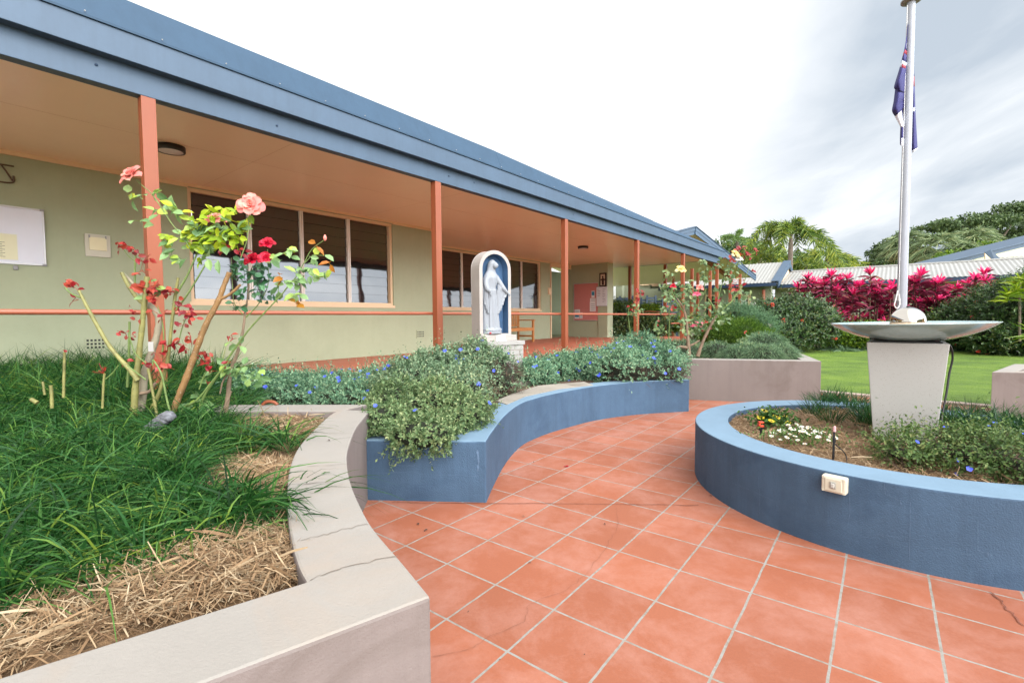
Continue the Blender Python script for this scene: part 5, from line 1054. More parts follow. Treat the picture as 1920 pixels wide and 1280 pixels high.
def far_rose(label, base, segs, leafspots, flowers, Y, leafmat, L, extra=()):
    t = thing('rose_bush', base, label, 'rose bush', 'rose bushes in the far planter')
    for pth, r in segs: cane(t, pth, Y, r, CY['d'] if r[0] > .02 else CY['g'])
    b = MB()
    for x, y, r, n in leafspots: rose_leaf_cluster(b, x, y, Y+random.uniform(-.3, .3), r, int(n*1.5), L)
    b.build('green_leaves', leafmat, t)
    if extra:
        b = MB()
        for x, y, r, n in extra: rose_leaf_cluster(b, x, y, Y+random.uniform(-.2, .2), r, n, L*.9)
        b.build('red_leaves', m_roser, t)
    for x, y, r, m_ in flowers: rose_petals(MB(), atY(x, y, Y-.1), (random.uniform(-.3, .3), -.7, .6), r, 18).build('flower', m_, t)
    return t
far_rose('rose bush with gnarled forked stems, pale yellow and pink blooms, in the far planter', (*(BA2+e1*.3+e2*.35), .5),
    [([(1292, 672), (1290, 640), (1287, 605), (1282, 580), (1270, 560)], [.045, .03, .026, .018, .012]), ([(1290, 652), (1275, 650), (1262, 655)], [.03, .022, .018]), ([(1288, 650), (1300, 645), (1312, 638)], [.022, .018, .012]),
     ([(1308, 668), (1318, 640), (1335, 605), (1345, 590)], [.035, .026, .024, .018]), ([(1345, 590), (1360, 575), (1372, 565), (1385, 545)], [.018, .014, .011, .008]), ([(1345, 592), (1337, 575), (1328, 560)], [.02, .016, .012]),
     ([(1285, 600), (1300, 585), (1315, 560), (1325, 540)], [.01, .008, .006, .004]), ([(1282, 585), (1265, 560), (1258, 530), (1275, 505)], [.01, .008, .006, .004]), ([(1345, 570), (1350, 545), (1358, 520), (1365, 495), (1370, 480)], [.012, .008, .006, .005, .003]),
     ([(1325, 560), (1320, 530), (1321, 505)], [.005, .004, .003]), ([(1372, 560), (1390, 540), (1400, 515), (1410, 480)], [.007, .006, .005, .003])],
    [(1262, 545, .16, 16), (1275, 560, .2, 22), (1265, 580, .2, 18), (1290, 540, .18, 18), (1300, 560, .2, 18), (1320, 520, .15, 12), (1345, 500, .12, 10), (1372, 500, .14, 14), (1365, 520, .12, 10), (1300, 600, .22, 18), (1330, 600, .22, 20), (1345, 580, .2, 18), (1360, 595, .14, 10), (1280, 610, .15, 10), (1380, 545, .14, 12), (1400, 555, .1, 7), (1325, 575, .15, 12), (1255, 515, .09, 6), (1320, 490, .08, 6), (1310, 620, .16, 12), (1345, 545, .12, 8)],
    [(1276, 506, .075, m_yel), (1377, 477, .07, m_yel), (1311, 540, .06, m_salmon), (1306, 552, .05, m_pink), (1262, 537, .045, m_red), (1385, 486, .05, m_daisyw)], 7.2, m_rosefar, .062,
    [(1385, 470, .12, 16), (1400, 475, .1, 12), (1370, 485, .1, 10), (1415, 468, .06, 6), (1378, 530, .1, 10), (1385, 540, .1, 8), (1345, 560, .08, 6), (1412, 508, .04, 3), (1260, 575, .06, 4), (1325, 620, .08, 5)])
far_rose('thin straggly young rose against the fourth verandah post', (*(BA2+e1*-.6+e2*.6), .5),
    [([(1187, 655), (1180, 610), (1178, 590), (1180, 575)], [.01, .008, .005, .004]), ([(1200, 655), (1212, 625), (1203, 608)], [.008, .006, .004]), ([(1190, 655), (1195, 600), (1190, 560), (1200, 545)], [.006, .005, .004, .003]), ([(1253, 655), (1255, 600), (1252, 560), (1250, 545)], [.010, .008, .006, .004]), ([(1215, 655), (1215, 620)], [.014, .013]), ([(1235, 655), (1235, 630)], [.014, .012])],
    [(1198, 580, .08, 9), (1185, 590, .07, 6), (1230, 612, .1, 9), (1238, 620, .08, 7), (1252, 560, .1, 10), (1248, 580, .08, 7), (1245, 540, .08, 8)], [], 7.3, m_rosefar, .055,
    [(1192, 560, .08, 10), (1200, 545, .06, 7), (1185, 578, .06, 5), (1230, 606, .05, 4), (1205, 550, .05, 5)])
far_rose('low rose with small pink and red blooms behind the far planter roses', (*(BA2+e1*.3+e2*2.6), .5),
    [([(1310, 635), (1308, 615), (1305, 600)], [.01, .008, .006]), ([(1330, 635), (1325, 610)], [.01, .006])],
    [(1300, 605, .18, 16), (1315, 610, .18, 16), (1325, 620, .16, 14), (1290, 615, .14, 10)],
    [(1305, 603, .05, m_pink), (1313, 604, .055, m_pink), (1316, 611, .05, m_pink), (1303, 611, .045, m_pink), (1323, 604, .045, m_red), (1297, 611, .04, m_pink)], 9.2, m_rosefar, .055)
far_rose('tiny rose seedling with a red tip among the far grass mounds', (*(BA2+e1*1.1+e2*.9), .5), [([(1393, 650), (1392, 640)], [.004, .003])], [(1390, 637, .08, 9), (1398, 632, .06, 6)], [], 7.4, m_rosefar, .04, [(1397, 621, .02, 3)])
p = atY(1422, 632, 8.0); tag(MB().tube([p-np.array([0, 0, .2]), p+np.array([.005, 0, .09])], [.014, .011], 8).build('garden_stake', CY['y']), 'pale yellow cut stem standing in the far grass mound', 'stake')

# ---------------------------------------------------------------- daisies
def daisy(label, px, py, spread, n, pet, cen, R, leafm, nleaf, Lf, hgt, npet, dark=False, dx=1.0):
    base = at(px, py, .36); t = thing('daisy_plant', base, label, 'flower')
    q = rng.normal(size=(nleaf, 3))*np.array([spread*dx, spread*.7, hgt*.35]); P = base+q*.6; P[:, 2] = .36+np.abs(q[:, 2])+rng.uniform(0, hgt*.7, nleaf)
    MB().leaves(P, rand_unit(nleaf)+np.array([0, 0, .6]), rand_unit(nleaf)+np.array([0, -.5, .6]), Lf, Lf*.45, True).build('leaves', leafm, t)
    fb = MB()
    for k in range(npet):
        a_ = k*2*math.pi/npet; d = np.array([math.cos(a_), math.sin(a_), .12]); s_ = np.array([-math.sin(a_), math.cos(a_), 0])*.62*math.pi/npet
        fb.add([d*.22, d*.6+s_, d*1.0+s_*.6, d*1.0-s_*.6, d*.6-s_], [(0, 1, 2, 3, 4)], 0)
    fb.lathe([(.34, .03), (.25, .12), (0, .15)], (0, 0, 0), 10, m=1)
    me = fb.mesh('flower', [pet, cen]); from mathutils import Vector
    for k in range(n):
        a_ = k*2.4; rr = spread*math.sqrt((k+.5)/n); x = rr*math.cos(a_)*dx; y = rr*math.sin(a_)*.9; z = hgt*random.uniform(.75, 1.2) if rr < spread*.7 else hgt*random.uniform(.35, .9)
        o = bpy.data.objects.new('flower', me); C.objects.link(o); o.parent = t; o.location = (x, y, z); s_ = R*random.uniform(.8, 1.15); o.scale = (s_,)*3
        o.rotation_euler = Vector((random.uniform(-.3, .3), random.uniform(-.7, -.1), 1)).to_track_quat('Z', 'Y').to_euler()
    return t
daisy('clump of big yellow daisies with dark centres in the round planter', 1447, 800, .13, 9, m_daisyy, m_daisyd, .026, ML('daisy_leaf', [(0, (34, 70, 26)), (1, (90, 140, 50))], .5, .3), 420, .035, .10, 16)
daisy('clump of small white daisies with yellow centres in the round planter', 1500, 830, .20, 42, m_daisyw, m_daisyc, .0145, ML('daisy_leaf_light', [(0, (60, 96, 40)), (1, (130, 165, 80))], .5, .3), 620, .022, .085, 8)

# ---------------------------------------------------------------- hedges and background shrubs
def hb(px, py, Y, rx, ry, rz): p = atY(px, py, Y); return (p[0], p[1], p[2], rx, ry, rz)
shrub('hedge_shrub', 'rounded dark green shrub with red flower heads, left of the magenta plants', 'shrub', [hb(1440, 605, 15.5, .75, .8, .62), hb(1490, 600, 15.5, .9, .9, .72), hb(1530, 608, 15.2, .55, .7, .62), hb(1405, 612, 16, .6, .7, .5), hb(1470, 625, 15.2, .8, .8, .45)], m_hedge, 4200, .075, 8, .16, flowers=(16, fm_ix, .07), zmin=.05, wr=.5, big=False, group='red-flowered garden shrubs')
shrub('hedge_shrub', 'big dark green shrub with red flower heads at the right edge of the lawn', 'shrub', [hb(1860, 600, 14.5, .9, .9, .95), hb(1920, 590, 13.5, 1.0, .9, 1.05), hb(1800, 610, 15.2, .8, .8, .7), hb(1980, 600, 13, 1, 1, 1.1), hb(1890, 625, 13.6, 1.0, .8, .6)], m_hedge, 6500, .08, 8, .16, flowers=(22, fm_ix, .07), zmin=.05, wr=.5, group='red-flowered garden shrubs')
shrub('hedge_shrub', 'dense green shrub behind the bowl under the magenta plants', 'shrub', [hb(1580, 630, 15.9, .8, .5, .28), hb(1640, 628, 15.9, .9, .5, .32), hb(1700, 628, 15.8, .9, .5, .32), hb(1760, 624, 15.6, .9, .5, .38)], m_hedgel, 3600, .09, 8, .16, zmin=.05, wr=.4, group='green shrubs behind the fountain')
MBg = None
blades('liriope_border', 'strappy green border plants along the back of the lawn', [atY(1540, 600, 15.4)[:2], atY(1840, 600, 14.8)[:2], atY(1840, 600, 15.6)[:2], atY(1540, 600, 16)[:2]], 2600, (.4, .6), (.015, .025), .02, m_grassf, (.5, 1.0), .5, tuft=.08)
# soft pale feathery shrubs beyond the far planter
shrub('feathery_shrub', 'soft blue-green feathery shrub behind the bright green bush', 'shrub', [hb(1380, 592, 13.2, .3, .4, .25), hb(1405, 600, 13, .28, .4, .22), hb(1432, 612, 12.8, .25, .3, .2)], ML('feathery_leaf', [(0, (74, 120, 84)), (1, (150, 190, 140))], .6, .3), 1500, .06, 9, .2, wr=.3, zmin=.05, core_s=.5)
shrub('clipped_hedge', 'green hedge block with lime tips beyond the end column', 'hedge', [hb(1165, 600, 17.8, .45, .5, .62), hb(1180, 600, 18, .5, .5, .62), hb(1150, 600, 18, .5, .5, .6)], m_hedge, 1800, .07, 8, .14, zmin=.1, wr=.5, group='hedges beyond the verandah')
shrub('clipped_hedge', 'green hedge block with lime tips right of the fourth post', 'hedge', [hb(1208, 603, 18, .35, .5, .55), hb(1225, 605, 18, .45, .5, .55), hb(1236, 610, 18, .35, .5, .5)], m_hedge, 1600, .07, 8, .14, zmin=.1, wr=.5, group='hedges beyond the verandah')
for x0, x1, y0, y1 in ((1150, 1184, 569, 580), (1202, 1236, 571, 582)):
    pl = sample([(x0, 0), (x1, 0), (x1, 1), (x0, 1)], 500)
    P = np.array([atY(x, y0+(y1-y0)*v, 17.55) for x, v in pl]); tag(MB().leaves(P, rand_unit(500)+np.array([0, 0, .6]), rand_unit(500), .07, .04).build('hedge_new_growth', m_hedgel), 'lime green fresh tips on top of the hedge ' + ('beside the end column' if x0 < 1160 else 'right of the fourth post'), 'hedge')
shrub('clipped_hedge', 'low lime green hedge between the last verandah posts', 'hedge', [hb(1265, 608, 19, .3, .4, .28), hb(1300, 610, 19, .5, .4, .3), hb(1290, 612, 18, .4, .4, .25)], m_hedgel, 900, .06, 8, .12, zmin=.2, wr=.5, group='hedges beyond the verandah')

# cordylines
def cordyline(heads, label):
    p0 = heads[0]; base = atY(p0[0], 640, p0[2]); t = thing('cordyline', (base[0], base[1], .03), label, 'cordyline', 'magenta cordyline plants along the garden wall')
    bs = MB(); bt = MB(); bd2 = MB()
    for (x, y, Y, s_) in heads:
        c = atY(x, y, Y); bs.tube([(c[0]+random.uniform(-.1, .1), Y, .02), (c[0]+random.uniform(-.05, .05), Y, c[2]*.5), (c[0], Y, c[2]-.05)], [.022, .018, .015], 6)
        n = 18; D = rand_unit(n); D[:, 2] = rng.uniform(.4, 2.4, n); bt.strips(np.tile(c-np.array([0, 0, .04]), (n, 1)), D, rng.uniform(.24, .40, n)*s_, .058*s_, rng.uniform(.0, .35, n), 4, prof=np.array([.35, .8, 1, .75, .06]))
        n = 44; D = rand_unit(n); D[:, 2] = rng.uniform(-.1, 1.1, n); P = np.tile(c, (n, 1)); P[:, 2] -= rng.uniform(.05, .60, n); bd2.strips(P, D, rng.uniform(.28, .46, n)*s_, .07*s_, rng.uniform(.15, .7, n), 4, prof=np.array([.35, .8, 1, .75, .06]))
    bs.build('stem', m_twig, t); bt.build('young_leaves', m_cordt, t); bd2.build('old_leaves', m_cordd, t); return t
heads = [(1500, 540), (1515, 520), (1520, 560), (1545, 532), (1552, 565), (1568, 545), (1587, 520), (1600, 550), (1612, 535), (1575, 590), (1632, 512), (1636, 545), (1628, 575), (1655, 560), (1645, 590), (1672, 535), (1712, 525), (1722, 550), (1735, 565), (1718, 580), (1755, 530), (1760, 560), (1782, 545), (1770, 590), (1745, 600), (1797, 540), (1828, 520), (1845, 512), (1824, 562), (1862, 535), (1690, 565), (1705, 600), (1535, 590), (1662, 600), (1784, 575), (1592, 575), (1560, 515), (1604, 600), (1725, 515), (1695, 545), (1640, 530), (1740, 585)]
words = ['at the left end of the row', 'a little left of the flagpole', 'tall, left of the flagpole', 'just right of the flagpole', 'in the middle right', 'taller, near the right end', 'low, in front of the others']
heads = heads + [(x+random.uniform(-14, 14), y+random.uniform(-6, 30)) for x, y in heads]
heads.sort()
for k in range(0, len(heads), 4):
    h = [(x+random.uniform(-2, 2), y, 16.6+((k+i) % 3)*.35-.01*(x-1500)*.35, random.uniform(.75, 1.05)) for i, (x, y) in enumerate(heads[k:k+4])]
    xm = sum(q[0] for q in h)/len(h); ym = sum(q[1] for q in h)/len(h)
    cordyline(h, 'magenta and burgundy strap-leaved cordyline, one of the row along the garden wall')
# lime strap plant at right edge
t = thing('strap_plant', atY(1905, 640, 12.5)*np.array([1, 1, 0]), 'lime green strap-leaved plant rising above the shrub at the right edge', 'plant')
b = MB()
for x, y, Y in ((1905, 535, 12.8), (1925, 520, 12.8), (1890, 545, 12.8), (1940, 540, 12.6), (1912, 520, 13)):
    c = atY(x, y, Y); n = 40; D = rand_unit(n); D[:, 2] = rng.uniform(-.1, 1.5, n); P = np.tile(c, (n, 1)); P[:, 2] -= rng.uniform(0, .3, n); b.strips(P, D, rng.uniform(.25, .45, n), .045, rng.uniform(.1, .6, n), 4)
b.build('leaves', m_dracena, t); MB().tube([atY(1912, 640, 12.8), atY(1912, 530, 12.8)], .03, 6).build('stem', m_bark, t)
t = thing('strap_plant', atY(1935, 640, 10.5)*np.array([1, 1, 0]), 'long-leaved yellow green plant poking in at the right edge above the block planter', 'plant')
c = atY(1945, 630, 10.0); n = 46; D = rand_unit(n); D[:, 2] = rng.uniform(-.1, 1.2, n); MB().strips(np.tile(c, (n, 1)), D, rng.uniform(.35, .6, n), .03, rng.uniform(.1, .6, n), 5).build('leaves', m_dracena, t)

# ================================================================== BACKGROUND BUILDINGS
def corr_roof(b, A0, B0, C0, D0, pitch=.076*2, amp=.012, m=0):
    """corrugated sheet A0-B0 eave, D0-C0 ridge (A0 below D0); corrugations run up the slope"""
    A0, B0, C0, D0 = map(lambda v: np.array(v, float), (A0, B0, C0, D0)); L_ = np.linalg.norm(B0-A0); n = max(8, int(L_/pitch*6)); u = np.linspace(0, 1, n+1)[:, None]
    nn = unit(np.cross(B0-A0, D0-A0)); nn = nn if nn[2] > 0 else -nn; w = amp*np.sin(u*L_/pitch*2*math.pi)*nn
    b.add(np.vstack([A0+(B0-A0)*u+w, D0+(C0-D0)*u+w]), [(i, i+1, i+n+2, i+n+1) for i in range(n)], m, True); return b
# long wing behind the lawn (eave on s = SR)
SR = 25.8; eave_z = 2.66
lw = thing('garden_wing', W(26.4, -6, 0), 'long low sage wing with pale corrugated roof behind the magenta plants', 'building')
tA = onS(1462, 532, SR)[0]; tB = onS(1900, 519, SR)[0]-8
MB().bst(26.4, 26.6, tB, tA+.3, 0, eave_z).build('wall', m_sagefar, lw)
b = MB(); rz1 = onS(1500, 509, 28.6)[1]; corr_roof(b, W(SR, tB, eave_z), W(SR, tA+.8, eave_z), W(28.6, tA+.8, rz1), W(28.6, tB, rz1)); b.slab([W(SR+.02, tB, eave_z-.03), W(SR+.02, tA+.8, eave_z-.03), W(28.6, tA+.8, rz1-.03), W(28.6, tB, rz1-.03)], .04); b.tube([W(28.6, tB, rz1+.01), W(28.6, tA+.8, rz1+.01)], .06, 8); b.build('roof', m_roofw, lw)
MB().bst(SR-.12, SR+.0, tB, tA+.1, eave_z-.17, eave_z-.02).build('gutter', m_blued, lw)
MB().bst(SR+.02, 26.38, tB, tA+.1, eave_z-.2, eave_z-.16).build('eave_lining', m_trim, lw)
# left gabled wing (roof, blue barge, doors)
SL = 24.9; tl = thing('gabled_wing', W(25.6, 1, 0), 'sage wing with pale corrugated gable roof and glazed doors behind the shrubs', 'building')
t1_, ez = onS(1456, 529, SL); ez += .0; t0_ = onS(1236, 534, SL)[0]
rt, rzz = onS(1488, 490, SL+3.0)
MB().bst(25.6, 25.8, t1_+.5, t0_+2, 0, ez).build('wall', m_sagefar, tl)
b = MB(); A0, B0 = W(SL, t1_, ez), W(SL, t0_, ez); C0, D0 = W(SL+3, t0_+.2, rzz), W(SL+3, t1_, rzz); corr_roof(b, A0, B0, C0, D0); b.slab([A0-[0, 0, .03], B0-[0, 0, .03], C0-[0, 0, .03], D0-[0, 0, .03]], .04)
b.slab([D0, C0, W(SL+6, t0_, ez), W(SL+6, t1_, ez)], .04); b.build('roof', m_roofw, tl)
b = MB(); b.slab([W(SL-.05, t1_-.06, ez+.05), W(SL+3, t1_-.06, rzz+.06), W(SL+3, t1_-.06, rzz-.2), W(SL-.05, t1_-.06, ez-.2)], .05)
b.slab([W(SL+6, t1_-.06, ez+.05), W(SL+3, t1_-.06, rzz+.06), W(SL+3, t1_-.06, rzz-.2), W(SL+6, t1_-.06, ez-.2)], .05); b.slab([W(SL-.05, t1_-.1, ez+.06), W(SL+3, t1_-.1, rzz+.07), W(SL+3, t1_+.22, rzz+.07), W(SL-.05, t1_+.22, ez+.06)], .02); b.build('barge_board', m_bluep, tl)
b = MB(); b.slab([W(SL+.9, t1_+.1, ez-.1), W(SL+5, t1_+.1, ez-.1), W(SL+3, t1_+.1, rzz-.1)], .05); b.build('gable_cladding', m_clad, tl)
MB().bst(SL-.12, SL, t1_, t0_, ez-.17, ez-.02).build('gutter', m_blued, tl)
def wallbox(par, name, x0, y0, x1, y1, s_, dep, mat, proud=.03):
    (ta, za), (tb2, zb2) = onS(x0, y0, s_), onS(x1, y1, s_); return MB().bst(s_-proud, s_-proud+dep, min(ta, tb2), max(ta, tb2), min(za, zb2), max(za, zb2)).build(name, mat, par)
d = wallbox(tl, 'door', 1322, 553, 1346, 600, 25.6, .05, m_trim); wallbox(d, 'pane', 1325, 556, 1343, 600, 25.6, .04, m_glass, .05)
d = wallbox(tl, 'door', 1376, 553, 1407, 600, 25.6, .05, m_trim); wallbox(d, 'pane', 1379, 557, 1402, 600, 25.6, .04, m_glass, .05)
d = wallbox(tl, 'blind', 1387, 558, 1399, 600, 25.6, .02, m_white, .065)
wallbox(tl, 'sign_board', 1407, 567, 1421, 575, 25.6, .03, m_white, .05)
b = MB(); c = np.array([*W(25.0, onS(1432, 540, 25.0)[0], 0)[:2], 0]); b.tube([c, c+np.array([0, 0, 2.4])], .07, 8); b.build('downpipe', m_post, tl)
p = W(25.0, onS(1429, 534, 25.0)[0], onS(1429, 534, 25.0)[1]); MB().ball(p, (.09, .09, .07), 10, 8).build('rainhead', m_white, tl)
MB().bst(25.35, 25.6, onS(1446, 560, 25.4)[0], onS(1434, 560, 25.4)[0], 0, ez-.1).build('pier', m_sagefar, tl)
# right hand big gable
bg = thing('gable_hall', W(31, -16, 0), 'taller sage hall with long blue-edged gable roof at the right edge', 'building')
YG = 24.0
P0 = atY(1722, 503, YG); P1 = atY(1925, 452, YG); 
b = MB(); b.slab([P0+[-.6, 0, -.25], P1+[3, 0, .75-.10], P1+[3, .3, -1.9], P0+[-.6, .3, -1.9]], .1); b.build('gable_wall', M('pale_sage', (206, 204, 170), .8, .05), bg)
d_ = P1-P0; b = MB(); b.slab([P0, P1+d_*.6, P1+d_*.6+[0, 0, -.26], P0+[0, 0, -.22]], .12); b.slab([P0+[0, -.3, .02], P1+d_*.6+[0, -.3, .02], P1+d_*.6+[0, 3, .02], P0+[0, 3, .02]], .04); b.build('barge_board', m_bluep, bg)
Q = [atY(1880, 493, 23), atY(1960, 492, 22.6), atY(1960, 462, 25.5), atY(1860, 468, 25.5)]
b = MB(); corr_roof(b, atY(1882, 494, 22.6), atY(1990, 492, 21.9), atY(1990, 462, 26), atY(1856, 468.5, 26)); b.build('roof', m_roofw, bg)
b = MB(); b.slab([atY(1845, 473, 22.8), atY(1856, 468.5, 22.7), atY(1884, 492.5, 22.5), atY(1866, 493.5, 22.6)], .08); b.build('valley_board', m_bluep, bg)
b = MB(); b.slab([atY(1845, 474, 23.2), atY(1866, 494, 23.2), atY(1846, 494, 23.2)], .05); b.build('gable_cladding', m_clad, bg)

# porch roof beyond the verandah end (gable facing the lawn)
TP = 3.5
pk = thing('porch_roof', W(20, TP, 0), 'steep blue-edged gable porch with tan lining at the end of the verandah', 'porch')
Bp = atY(1301, 427, 18.0); Cp = atY(1413, 517, 22.0); u1 = unit((Cp-Bp)*[1, 1, 0]); u2 = np.array([-u1[1], u1[0], 0]); run = np.linalg.norm((Cp-Bp)[:2]); slope = (Bp[2]-Cp[2])/run; zC = Cp[2]
def PR(k, q, dz=0): return Bp + u1*k + u2*q + np.array([0, 0, -abs(k)*slope+dz])
KL = -2.6
b = MB(); b.slab([PR(0, 0), PR(run, 0), PR(run, 9), PR(0, 9)], .05); b.slab([PR(0, 0), PR(KL, 0), PR(KL, 9), PR(0, 9)], .05); b.build('roof', m_roofw, pk)
b = MB(); b.slab([PR(0, .03, -.06), PR(run-.05, .03, -.06), PR(run-.05, 9, -.06), PR(0, 9, -.06)], .03); b.slab([PR(0, .03, -.06), PR(KL, .03, -.06), PR(KL, 9, -.06), PR(0, 9, -.06)], .03); b.build('lining', m_soffit, pk)
b = MB()
for k1 in (run+.1, KL):
    b.slab([PR(0, -.03, .03), PR(k1, -.03, .03), PR(k1, -.03, -.20), PR(0, -.03, -.25)], .04); b.slab([PR(0, -.1, .05), PR(k1, -.1, .05), PR(k1, .15, .05), PR(0, .15, .05)], .02); b.slab([PR(0, -.06, .0), PR(k1, -.06, .0), PR(k1, -.06, -.09), PR(0, -.06, -.11)], .02)
b.build('barge_board', m_bluep, pk)
b = MB(); b.slab([PR(.1, .9, -.1), PR(run-.5, .9, -.1), PR(run-.5, .9, -.28), PR(.1, .9, -.28)], .08); b.build('rafter', m_post, pk)
for x, s_, tt in ((1297, 18.6, 6.0), (1308, 20.5, 7.0), (1331, 20.0, 5.4), (1369, 20.5, 3.9), (1387, 22.4, 4.2), (1247, 17.3, None), (1262, 21.5, None)):
    tq = onS(x, 560, s_)[0]; MB().bst(s_-.05, s_+.05, tq-.05, tq+.05, .0, zC-.02 if x != 1247 else 3.08).build('post', m_post, pk, bevel=.004)

# buildings glimpsed under the verandah
SG = 26.0
gw = thing('clad_gable_house', W(SG, 10, 0), 'sage and cream clad building with pale roofs seen beyond the verandah end', 'building')
def onSbox(name, x0, y0, x1, y1, s_, dep, mat): (ta, za), (tb2, zb2) = onS(x0, y0, s_), onS(x1, y1, s_); return MB().bst(s_, s_+dep, min(ta, tb2), max(ta, tb2), min(za, zb2), max(za, zb2)).build(name, mat, gw)
onSbox('wall', 1148, 515, 1166, 640, SG, .3, m_sagefar); onSbox('wall', 1163, 533, 1200, 640, SG+1.2, .3, m_sagefar); onSbox('wall', 1200, 535, 1218, 640, SG, .3, m_sagefar); onSbox('wall', 1214, 530, 1300, 640, SG+1.0, .3, m_sagefar)
def clad(name, pts, s_):
    P = [W(s_, *onS(x, y, s_)) for x, y in pts]; b = MB(); b.slab(P, .06)
    o = b.build(name, m_clad, gw); bb = MB(); xs = [p[0] for p in pts]; 
    for k in range(int((max(xs)-min(xs))/5.5)):
        x = min(xs)+4+k*5.5; ys = []
        for i in range(len(pts)):
            (xa, ya), (xb, yb) = pts[i], pts[(i+1) % len(pts)]
            if (xa-x)*(xb-x) < 0: ys.append(ya+(yb-ya)*(x-xa)/(xb-xa))
        if len(ys) >= 2:
            ta, za = onS(x, max(ys), s_-.05); tb2, zb2 = onS(x, min(ys), s_-.05); bb.bst(s_-.08, s_-.04, ta-.025, ta+.025, za, zb2)
    if bb.n: bb.build('batten', m_clad, gw)
    return o
clad('gable_cladding', [(1160, 523), (1184, 509), (1184, 531), (1160, 523.5)], SG-.1); clad('gable_cladding', [(1201, 500), (1250, 500), (1218, 523), (1218, 535), (1201, 535)], SG-.1); clad('gable_cladding', [(1218, 528), (1246, 524), (1246, 536), (1218, 537)], SG+.9)
b = MB()
b.slab([W(SG-1, *onS(1146, 518, SG-1)), W(SG-1, *onS(1157, 518, SG-1)), W(SG+2, *onS(1172, 506, SG+2)), W(SG+2, *onS(1146, 506, SG+2))], .05)
b2 = [W(SG-.6, *onS(1218, 524, SG-.6)), W(SG-.6, *onS(1250, 524, SG-.6)), W(SG+2.2, *onS(1300, 498, SG+2.2)), W(SG+2.2, *onS(1246, 498, SG+2.2))]; b.slab(b2, .05)
b.slab([W(SG-1.4, *onS(1241, 534, SG-1.4)), W(SG-1.4, *onS(1290, 533, SG-1.4)), W(SG+1.6, *onS(1300, 515, SG+1.6)), W(SG+1.6, *onS(1262, 517, SG+1.6))], .05); b.build('roof', m_roofw, gw)
onSbox('gutter', 1218, 524, 1246, 529, SG-.65, .08, m_blued); onSbox('gutter', 1239, 534, 1290, 539, SG-1.5, .08, m_blued); onSbox('gutter', 1146, 517, 1158, 523, SG-1.1, .08, m_blued)
b = MB(); b.slab([W(SG-1.05, *onS(1157, 519, SG-1.05)), W(SG-1.05, *onS(1184, 507, SG-1.05)), W(SG-1.05, *onS(1184, 513, SG-1.05)), W(SG-1.05, *onS(1159, 525, SG-1.05))], .08); b.build('barge_board', m_bluep, gw)
onSbox('downpipe', 1150, 530, 1152.5, 575, SG-.15, .12, m_white); MB().bst(SG+1.15, SG+1.18, onS(1196, 560, SG+1.2)[0], onS(1167, 560, SG+1.2)[0], .2, 2.2).build('window', m_dark, gw)
def fence(label, segs, Y):
    t = thing('slatted_fence', atY(segs[0][0], 600, Y)*np.array([1, 1, 0]), label, 'fence', 'blue slatted fences beyond the verandah'); b = MB(); bp = MB()
    for x0, x1, yt, yb, Y0, Y1 in segs:
        A0, B0 = atY(x0, yt, Y0), atY(x1, yt, Y1); zt_, zb_ = A0[2], atY(x0, yb, Y0)[2]; d = unit((B0-A0)*[1, 1, 0]); nn = np.array([d[1], -d[0], 0]); k = 0; z = zt_-.03
        while z > zb_:
            b.slab([A0*[1, 1, 0]+[0, 0, z], B0*[1, 1, 0]+[0, 0, z], B0*[1, 1, 0]+[0, 0, z]+nn*.02, A0*[1, 1, 0]+[0, 0, z]+nn*.02], .075); z -= .12
        for q in (A0, B0): bp.box(q[0]-.04, q[0]+.04, q[1]-.04, q[1]+.04, 0, zt_+.05)
    b.build('slat_panel', m_bluep, t); bp.build('post', m_bluep, t)
fence('blue slatted fence panel between end column and fourth post', [(1158, 1186, 560, 600, 21, 21), (1162, 1186, 557, 562, 21.5, 21.5)], 21)
fence('blue slatted gate panels right of the fourth post', [(1202, 1212, 560, 600, 21, 21), (1213, 1229, 556, 610, 20.5, 20.5), (1229, 1243, 562, 620, 20.2, 20), (1250, 1270, 562, 620, 20.6, 20.6)], 20.5)
# low concrete bench and rock in the garden
p = atY(1310, 622, 12); tag(MB().box(p[0]-.25, p[0]+.35, p[1]-.2, p[1]+.2, p[2]-.1, p[2]+.02).box(p[0]-.2, p[0]-.1, p[1]-.15, p[1]+.15, 0, p[2]-.1).box(p[0]+.2, p[0]+.3, p[1]-.15, p[1]+.15, 0, p[2]-.1).build('stone_seat', m_conc, bevel=.01), 'pale stone seat glimpsed behind the far roses', 'seat')
p = atY(1432, 612, 13); tag(MB().ball(p, (.3, .2, .1), 14, 8, jig=.08).build('garden_rock', m_conc), 'pale flat rock behind the grass mounds', 'rock')

